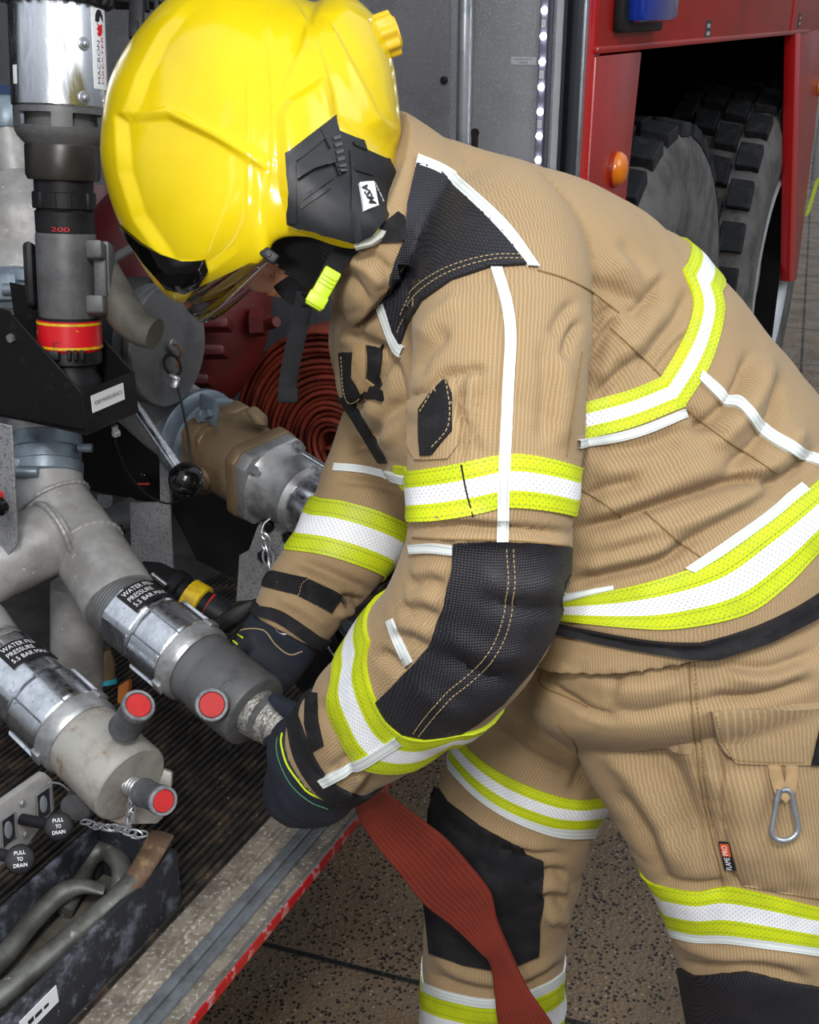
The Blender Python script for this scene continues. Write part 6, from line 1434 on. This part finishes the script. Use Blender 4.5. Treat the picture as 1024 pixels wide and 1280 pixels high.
# ---- drain panel
dp0 = P(30, 1030, 1.24); ds = tsz(dp0)[1]
dp = thing('drain_panel', 'grey drain panel with two black pull knobs at the left edge above the tool tray', 'panel', PS(20, 1085, ds))
def dps(x, y, o=0): return PS(x, y, ds) + TN * o
pan = obj('panel', prism([dps(x, y) for x, y in ((-40, 1035), (0, 1006), (57, 966), (66, 974), (69, 1012), (34, 1058), (0, 1084), (-40, 1112))], TV * .010, .002), M['cast'], dp)
for x0, y0 in ((44, 996), (0, 1028)):
    pts = [(x0, y0 - 2), (x0 + 17, y0 - 14), (x0 + 19, y0 + 18), (x0 + 2, y0 + 32)]
    pf = obj('label_frame', prism([dps(x, y, .0012) for x, y in pts], TV * .002), plain('frame_dark', (30, 32, 36), .3), dp)
    cx, cy = x0 + 9.5, y0 + 9
    obj('label_insert', ball(dps(cx, cy, .0012), 1.0, 24, 12, (6.5 * MP(1.24), 12.5 * MP(1.24), .0012), (TU, TW, TN)), pbr('label_silver', (140, 146, 154), .3, .4), pf)
    obj('frame_rim', tube([dps(x, y, .0016) for x, y in pts + pts[:1]], .0011, 6), M['zinc'], pf)
for x, y in ((27, 1004), (31, 1043)): obj('panel_screw', lathe(dps(x, y), TN, [(0, .0045), (.002, .0042), (.003, .003)], 6), M['steel'], dp)
for (x, y, bx, by) in ((73, 1033, 27, 1024), (25, 1074, -16, 1064)):
    b = dps(bx, by); d2 = proj(b)[2]; tp_ = P(x, y, d2 - .018); ax_ = (tp_ - b).normalized()
    kk = obj('pull_knob', [lathe(b, ax_, [(0, .0062), ((tp_ - b).length - .012, .0062)], 20), lathe(tp_, (CAM - tp_), [(-.012, .010), (-.006, .0145), (.0, .0150), (.004, .0135), (.006, .009)], 28)], M['black'], dp)
    nrm = (CAM - tp_).normalized(); xd = (CR * .96 + CU * .14); xd = (xd - nrm * xd.dot(nrm)).normalized(); yd = nrm.cross(xd)
    obj('knob_print', [text_geo(q, tp_ + nrm * .0064 + yd * dy, xd, yd, .0054, .0002, wmax=wq) for q, dy, wq in (('PULL', .0062, .011), ('TO', .0, .0055), ('DRAIN', -.0062, .013))], M['inkwhite'], kk, smooth=False)
obj('wire', tube(svec([P(61, 978, 1.235), P(75, 980, 1.25), P(86, 988, 1.27)], 10), .0011, 6), M['zinc'], dp)
# ---- tool tray and tools
b_ = PZ(228, 1128, DECK); te, sb, _ = tsz(b_)
lo, hi = DECK, DECK + .3
for _ in range(40):
    m_ = (lo + hi) / 2
    if proj(T(te, sb, m_))[1] > 1062: lo = m_
    else: hi = m_
zt_ = lo; sL = tsz(PZ(109, 1037, zt_))[1]
tt = thing('tool_tray', 'black open tool tray on the deck in the bottom left corner', 'tray', T(te - .4, (sb + sL) / 2, DECK))
M['tray'] = pbr('scuffed_black_plastic', (46, 47, 52), .55, 0, (104, 108, 118), 30, (.50, .70), bump=.25, bscale=120, speck=((120, 124, 132), 170, .68, .76))
W_ = .007; tray_w = [tbox(-.78, te, sb, sb + W_, DECK, zt_, .001), tbox(-.78, te, sL - W_, sL, DECK, zt_, .001), tbox(te - W_, te, sb + W_, sL - W_, DECK, zt_, .001)]
for x in tray_w: obj('tray_wall', x, M['tray'], tt)
obj('tray_floor', tbox(-.78, te - W_, sb + W_, sL - W_, DECK, DECK + .006), pbr('dusty_tray_floor', (92, 88, 78), .8, 0, (64, 58, 50), 16), tt)
lq = PS(52, 1262, sb - .001); q = tsz(lq); lb = obj('tray_label', tbox(q[0] - .03, q[0] + .024, sb - .0012, sb + .001, q[2] - .011, q[2] + .011), M['label'], tt); 
for k, (w0, w1) in enumerate(((-.020, -.012), (-.010, .000), (.003, .010))): obj('worn_print', tbox(q[0] + w0, q[0] + w1, sb - .0016, sb - .001, q[2] - .0028, q[2] + .0028 - .001 * k), M['ink'], lb)
zc = zt_ + .004
b1 = svec([PZ(x, y, z) for x, y, z in ((-120, 1335, zt_ - .03), (0, 1245, zt_ - .022), (60, 1196, zt_ - .018), (115, 1150, zt_ - .012), (150, 1120, zt_ - .006), (176, 1088, zt_ + .004), (203, 1042, zt_ + .020))], 40)
wb = thing('wrecking_bar', 'long steel bar with a rusty flattened end resting over the tool tray rim', 'crowbar', b1[10])
obj('shaft', tube(b1[:31], .0128, 24), M['bar_steel'], wb)
obj('rusty_blade', tube(b1[28:], [(.0125 - .0075 * i / 11, .0132 + .0035 * i / 11) for i in range(12)], 20, ref=TW), M['rust'], wb, sharp=50)
b2 = svec([PZ(x, y, z) for x, y, z in ((-90, 1290, zt_ - .05), (0, 1200, zt_ - .045), (40, 1152, zt_ - .040), (72, 1120, zt_ - .032), (100, 1108, zt_ - .030), (131, 1112, zt_ - .036))], 40)
w2 = thing('pinch_bar', 'shorter steel bar with a bent pointed end lying inside the tool tray', 'crowbar', b2[8])
obj('shaft', tube(b2, [.0122] * 26 + [(.0122 - .0007 * i, .0122 - .0003 * i) for i in range(14)], 24, ref=TW), M['bar_steel'], w2)
rg = svec([PZ(x, y, z) for x, y, z in ((80, 1140, zt_ - .060), (100, 1100, zt_ - .05), (112, 1072, zt_ - .04), (132, 1062, zt_ - .035), (150, 1078, zt_ - .038), (151, 1102, zt_ - .045), (138, 1132, zt_ - .055))], 40)
sk = thing('steel_hook', 'curved steel hook end showing above the pointed bar in the tool tray', 'hook', rg[0]); obj('loop', tube(rg, [.0105 + .003 * math.sin(math.pi * i / 39) for i in range(40)], 20), M['bar_steel'], sk)
# ---- black branch with a yellow strap lying on the deck
nb = thing('hand_nozzle', 'black hand nozzle with a yellow strap lying behind the upper coupling', 'nozzle', P(240, 790, 1.66))
obj('barrel', [plathe([(176, 712, 12, 1.62), (190, 722, 20, 1.615), (214, 736, 22, 1.61), (216, 737, 25, 1.61), (226, 743, 25, 1.605), (228, 744, 20, 1.605), (262, 764, 19, 1.59), (264, 765, 23, 1.59), (278, 772, 21, 1.585), (292, 779, 14, 1.58)], 36)], M['black'], nb)
obj('yellow_strap', [plathe([(234, 747, 24, 1.60), (235, 748, 26, 1.60), (252, 757, 26, 1.595), (253, 758, 24, 1.595)], 36)], M['yellow_strap'], nb)
obj('red_ring', [plathe([(258, 761, 21, 1.59), (262, 763, 21, 1.59)], 36)], M['red_knob'], nb)
obj('handle_fin', prism([P(x, y, 1.56) for x, y in ((262, 788), (270, 772), (292, 758), (312, 750), (319, 752), (318, 760), (302, 776), (276, 792))], CF * .010, .004), M['black'], nb)
obj('steel_pin', tube([P(190, 718, 1.57), P(208, 732, 1.565)], .004, 10), M['chrome'], nb)
op = thing('orange_plug', 'small orange wedge on the ribbed mat beside the lower coupling', 'plug', PZ(152, 885, DECK)); obj('wedge', prism([P(x, y, 1.70) for x, y in ((146, 880), (147, 858), (160, 849), (162, 856), (158, 880))], CF * .02, .003), plain('orange_plastic', (186, 104, 28), .5), op)
gl = thing('drain_fitting', 'small brass and cyan drain fitting beside the pipe', 'fitting', PZ(133, 858, DECK)); obj('fitting_body', plathe([(128, 812, 10, 1.72), (130, 830, 13, 1.72), (133, 850, 11, 1.73)], 24), M['brass'], gl); obj('cyan_ring', plathe([(133, 850, 13, 1.73), (134, 856, 13, 1.73)], 24), plain('cyan_ring', (30, 150, 170), .4), gl)
br = thing('hose_end', 'black hose end with a thin steel ring between the two sleeves', 'hose', PZ(425, 850, DECK)); obj('hose_body', [plathe([(385, 850, 30, 1.62), (415, 822, 33, 1.60), (442, 800, 34, 1.585)], 36), plathe([(440, 802, 30, 1.58), (444, 798, 24, 1.58)], 36)], M['black'], br); obj('steel_ring', torus(P(430, 808, 1.59), P(442, 800, 1.585) - P(385, 850, 1.62), .0375, .0018, 40, 8), M['zinc'], br)
# ---- gloves
def fingers(bs, rad=.0095):
    return [tube(svec(b, 14), [rad * (1.08 - .22 * i / 13) for i in range(14)], 12) for b in bs] + [ball(b[-1], rad * .86, 12, 8) for b in bs]
def navy():
    t = NT('navy_glove'); c = t.mix(t.ramp(t.noise(18, 5), .35, .7), rgb(21, 25, 36), rgb(31, 37, 51)); return t.set(Base_Color=c, Roughness=.75, Normal=t.bump(t.noise(700, 3), .3, .001))
M['navy'] = navy()
gln = limb([(428, 930, 1.225, 60, .92), (404, 949, 1.245, 68, .9), (386, 963, 1.262, 72, .78), (369, 967, 1.285, 66, .6), (355, 962, 1.305, 52, .5)], 24)
fg = [[P(348 + 13 * k, 926 + 25 * k, 1.30), P(336 + 14 * k, 922 + 25 * k, 1.325), P(340 + 14 * k, 915 + 25 * k, 1.355), P(364 + 13 * k, 912 + 24 * k, 1.362)][:4 if k < 3 else 3] for k in range(4)]
thumb = [P(392, 902, 1.255), P(372, 892, 1.285), P(356, 884, 1.312), P(344, 876, 1.325)]
GN = Garment({'palm': gln}, vox=.0030, it=3, wr=.0014, wscale=24, extra=fingers(fg, .0105) + fingers([thumb], .0115))
glove_n = GN.build('glove', M['navy'], person)
glf = limb([(372, 768, 1.42, 46, .9), (356, 790, 1.42, 47, .75), (342, 812, 1.418, 48, .55), (326, 838, 1.412, 44, .45), (318, 852, 1.405, 38, .4)], 24)
ff_ = [[P(292 + 13 * k, 838 + 9 * k, 1.405), P(284 + 14 * k, 858 + 9 * k, 1.385), P(280 + 15 * k, 880 + 7 * k, 1.355)] for k in range(4)]
th_ = [P(330, 806, 1.41), P(306, 806, 1.40), P(292, 818, 1.385), P(286, 834, 1.37)]
GF = Garment({'palm': glf}, vox=.0030, it=3, wr=.0014, wscale=24, extra=fingers(ff_, .0105) + fingers([th_], .012))
glove_f = GF.build('glove', M['navy'], person)
def line_on(g, pl, name, mat, par, r=.001, off=.0006):
    x = g.seam(pl, r, off)
    if x: obj(name, x, mat, par)
line_on(GN, [(353, 917), (352, 930), (359, 955), (374, 977), (387, 991), (410, 1001)], 'lime_piping', M['lime'], glove_n, .0011)
line_on(GN, [(347, 922), (346, 936), (351, 956), (365, 982), (388, 1002), (410, 1011)], 'green_stitch', plain('green_stitch', (70, 130, 90), .7), glove_n, .0006)
for x, y in ((374, 968), (380, 976), (386, 982), (392, 988)): line_on(GN, [(x, y), (x + 3, y + 4), (x + 1, y + 6)], 'lime_mark', M['lime'], glove_n, .0008)
line_on(GF, [(289, 797), (305, 787), (330, 788), (345, 806), (362, 818), (378, 814)], 'seam', M['thread_tan'], glove_f, .0008)
for q in ([(293, 790), (304, 798)], [(287, 797), (297, 806)]): line_on(GF, q, 'lime_tab', M['lime'], glove_f, .0011)
pr_ = GF.hit(356, 782)
if pr_: obj('pull_ring', torus(pr_[0] + pr_[1] * .003, (CF + CU * .5).normalized(), .011, .0011, 24, 6), M['zinc'], glove_f)
# ================================================================== light
w = bpy.data.worlds.new('world'); S.world = w; w.use_nodes = True
bg = w.node_tree.nodes['Background']; bg.inputs[0].default_value = (.84, .91, 1, 1)
nt = w.node_tree; tc = nt.nodes.new('ShaderNodeTexCoord'); sx_ = nt.nodes.new('ShaderNodeSeparateXYZ'); mr = nt.nodes.new('ShaderNodeMapRange')
nt.links.new(tc.outputs['Generated'], sx_.inputs[0]); nt.links.new(sx_.outputs[2], mr.inputs[0]); mr.inputs[1].default_value = -.05; mr.inputs[2].default_value = .6; mr.inputs[3].default_value = .2; mr.inputs[4].default_value = .95
nt.links.new(mr.outputs[0], bg.inputs[1])     # overcast sky, brighter overhead
def area(name, loc, target, size, power, col=(1, 1, 1), sy=None):
    l = bpy.data.lights.new(name, 'AREA'); l.energy = power; l.size = size; l.color = col
    if sy: l.shape = 'RECTANGLE'; l.size_y = sy
    o = bpy.data.objects.new(name, l); COL.objects.link(o); o.location = loc
    o.rotation_euler = (V(target) - V(loc)).to_track_quat('-Z', 'Y').to_euler(); return o
area('flash_head', (-.05, -.38, 2.5), (.05, 1.2, 1.0), .30, 28, (1, .985, .965))
area('camera_flash', (-.28, -.12, 1.74), (.0, 1.3, 1.0), .12, 5.5, (1, .985, .965))
area('sky_fill', (3.2, -.6, 4.2), (.6, 1.6, .6), 3.0, 100, (.9, .95, 1))  # unseen soft lamp added as sky fill from the upper right
S.view_settings.view_transform = 'Standard'; S.view_settings.look = 'None'; S.view_settings.gamma = 1; S.view_settings.exposure = -0.12
S.view_settings.use_curve_mapping = False
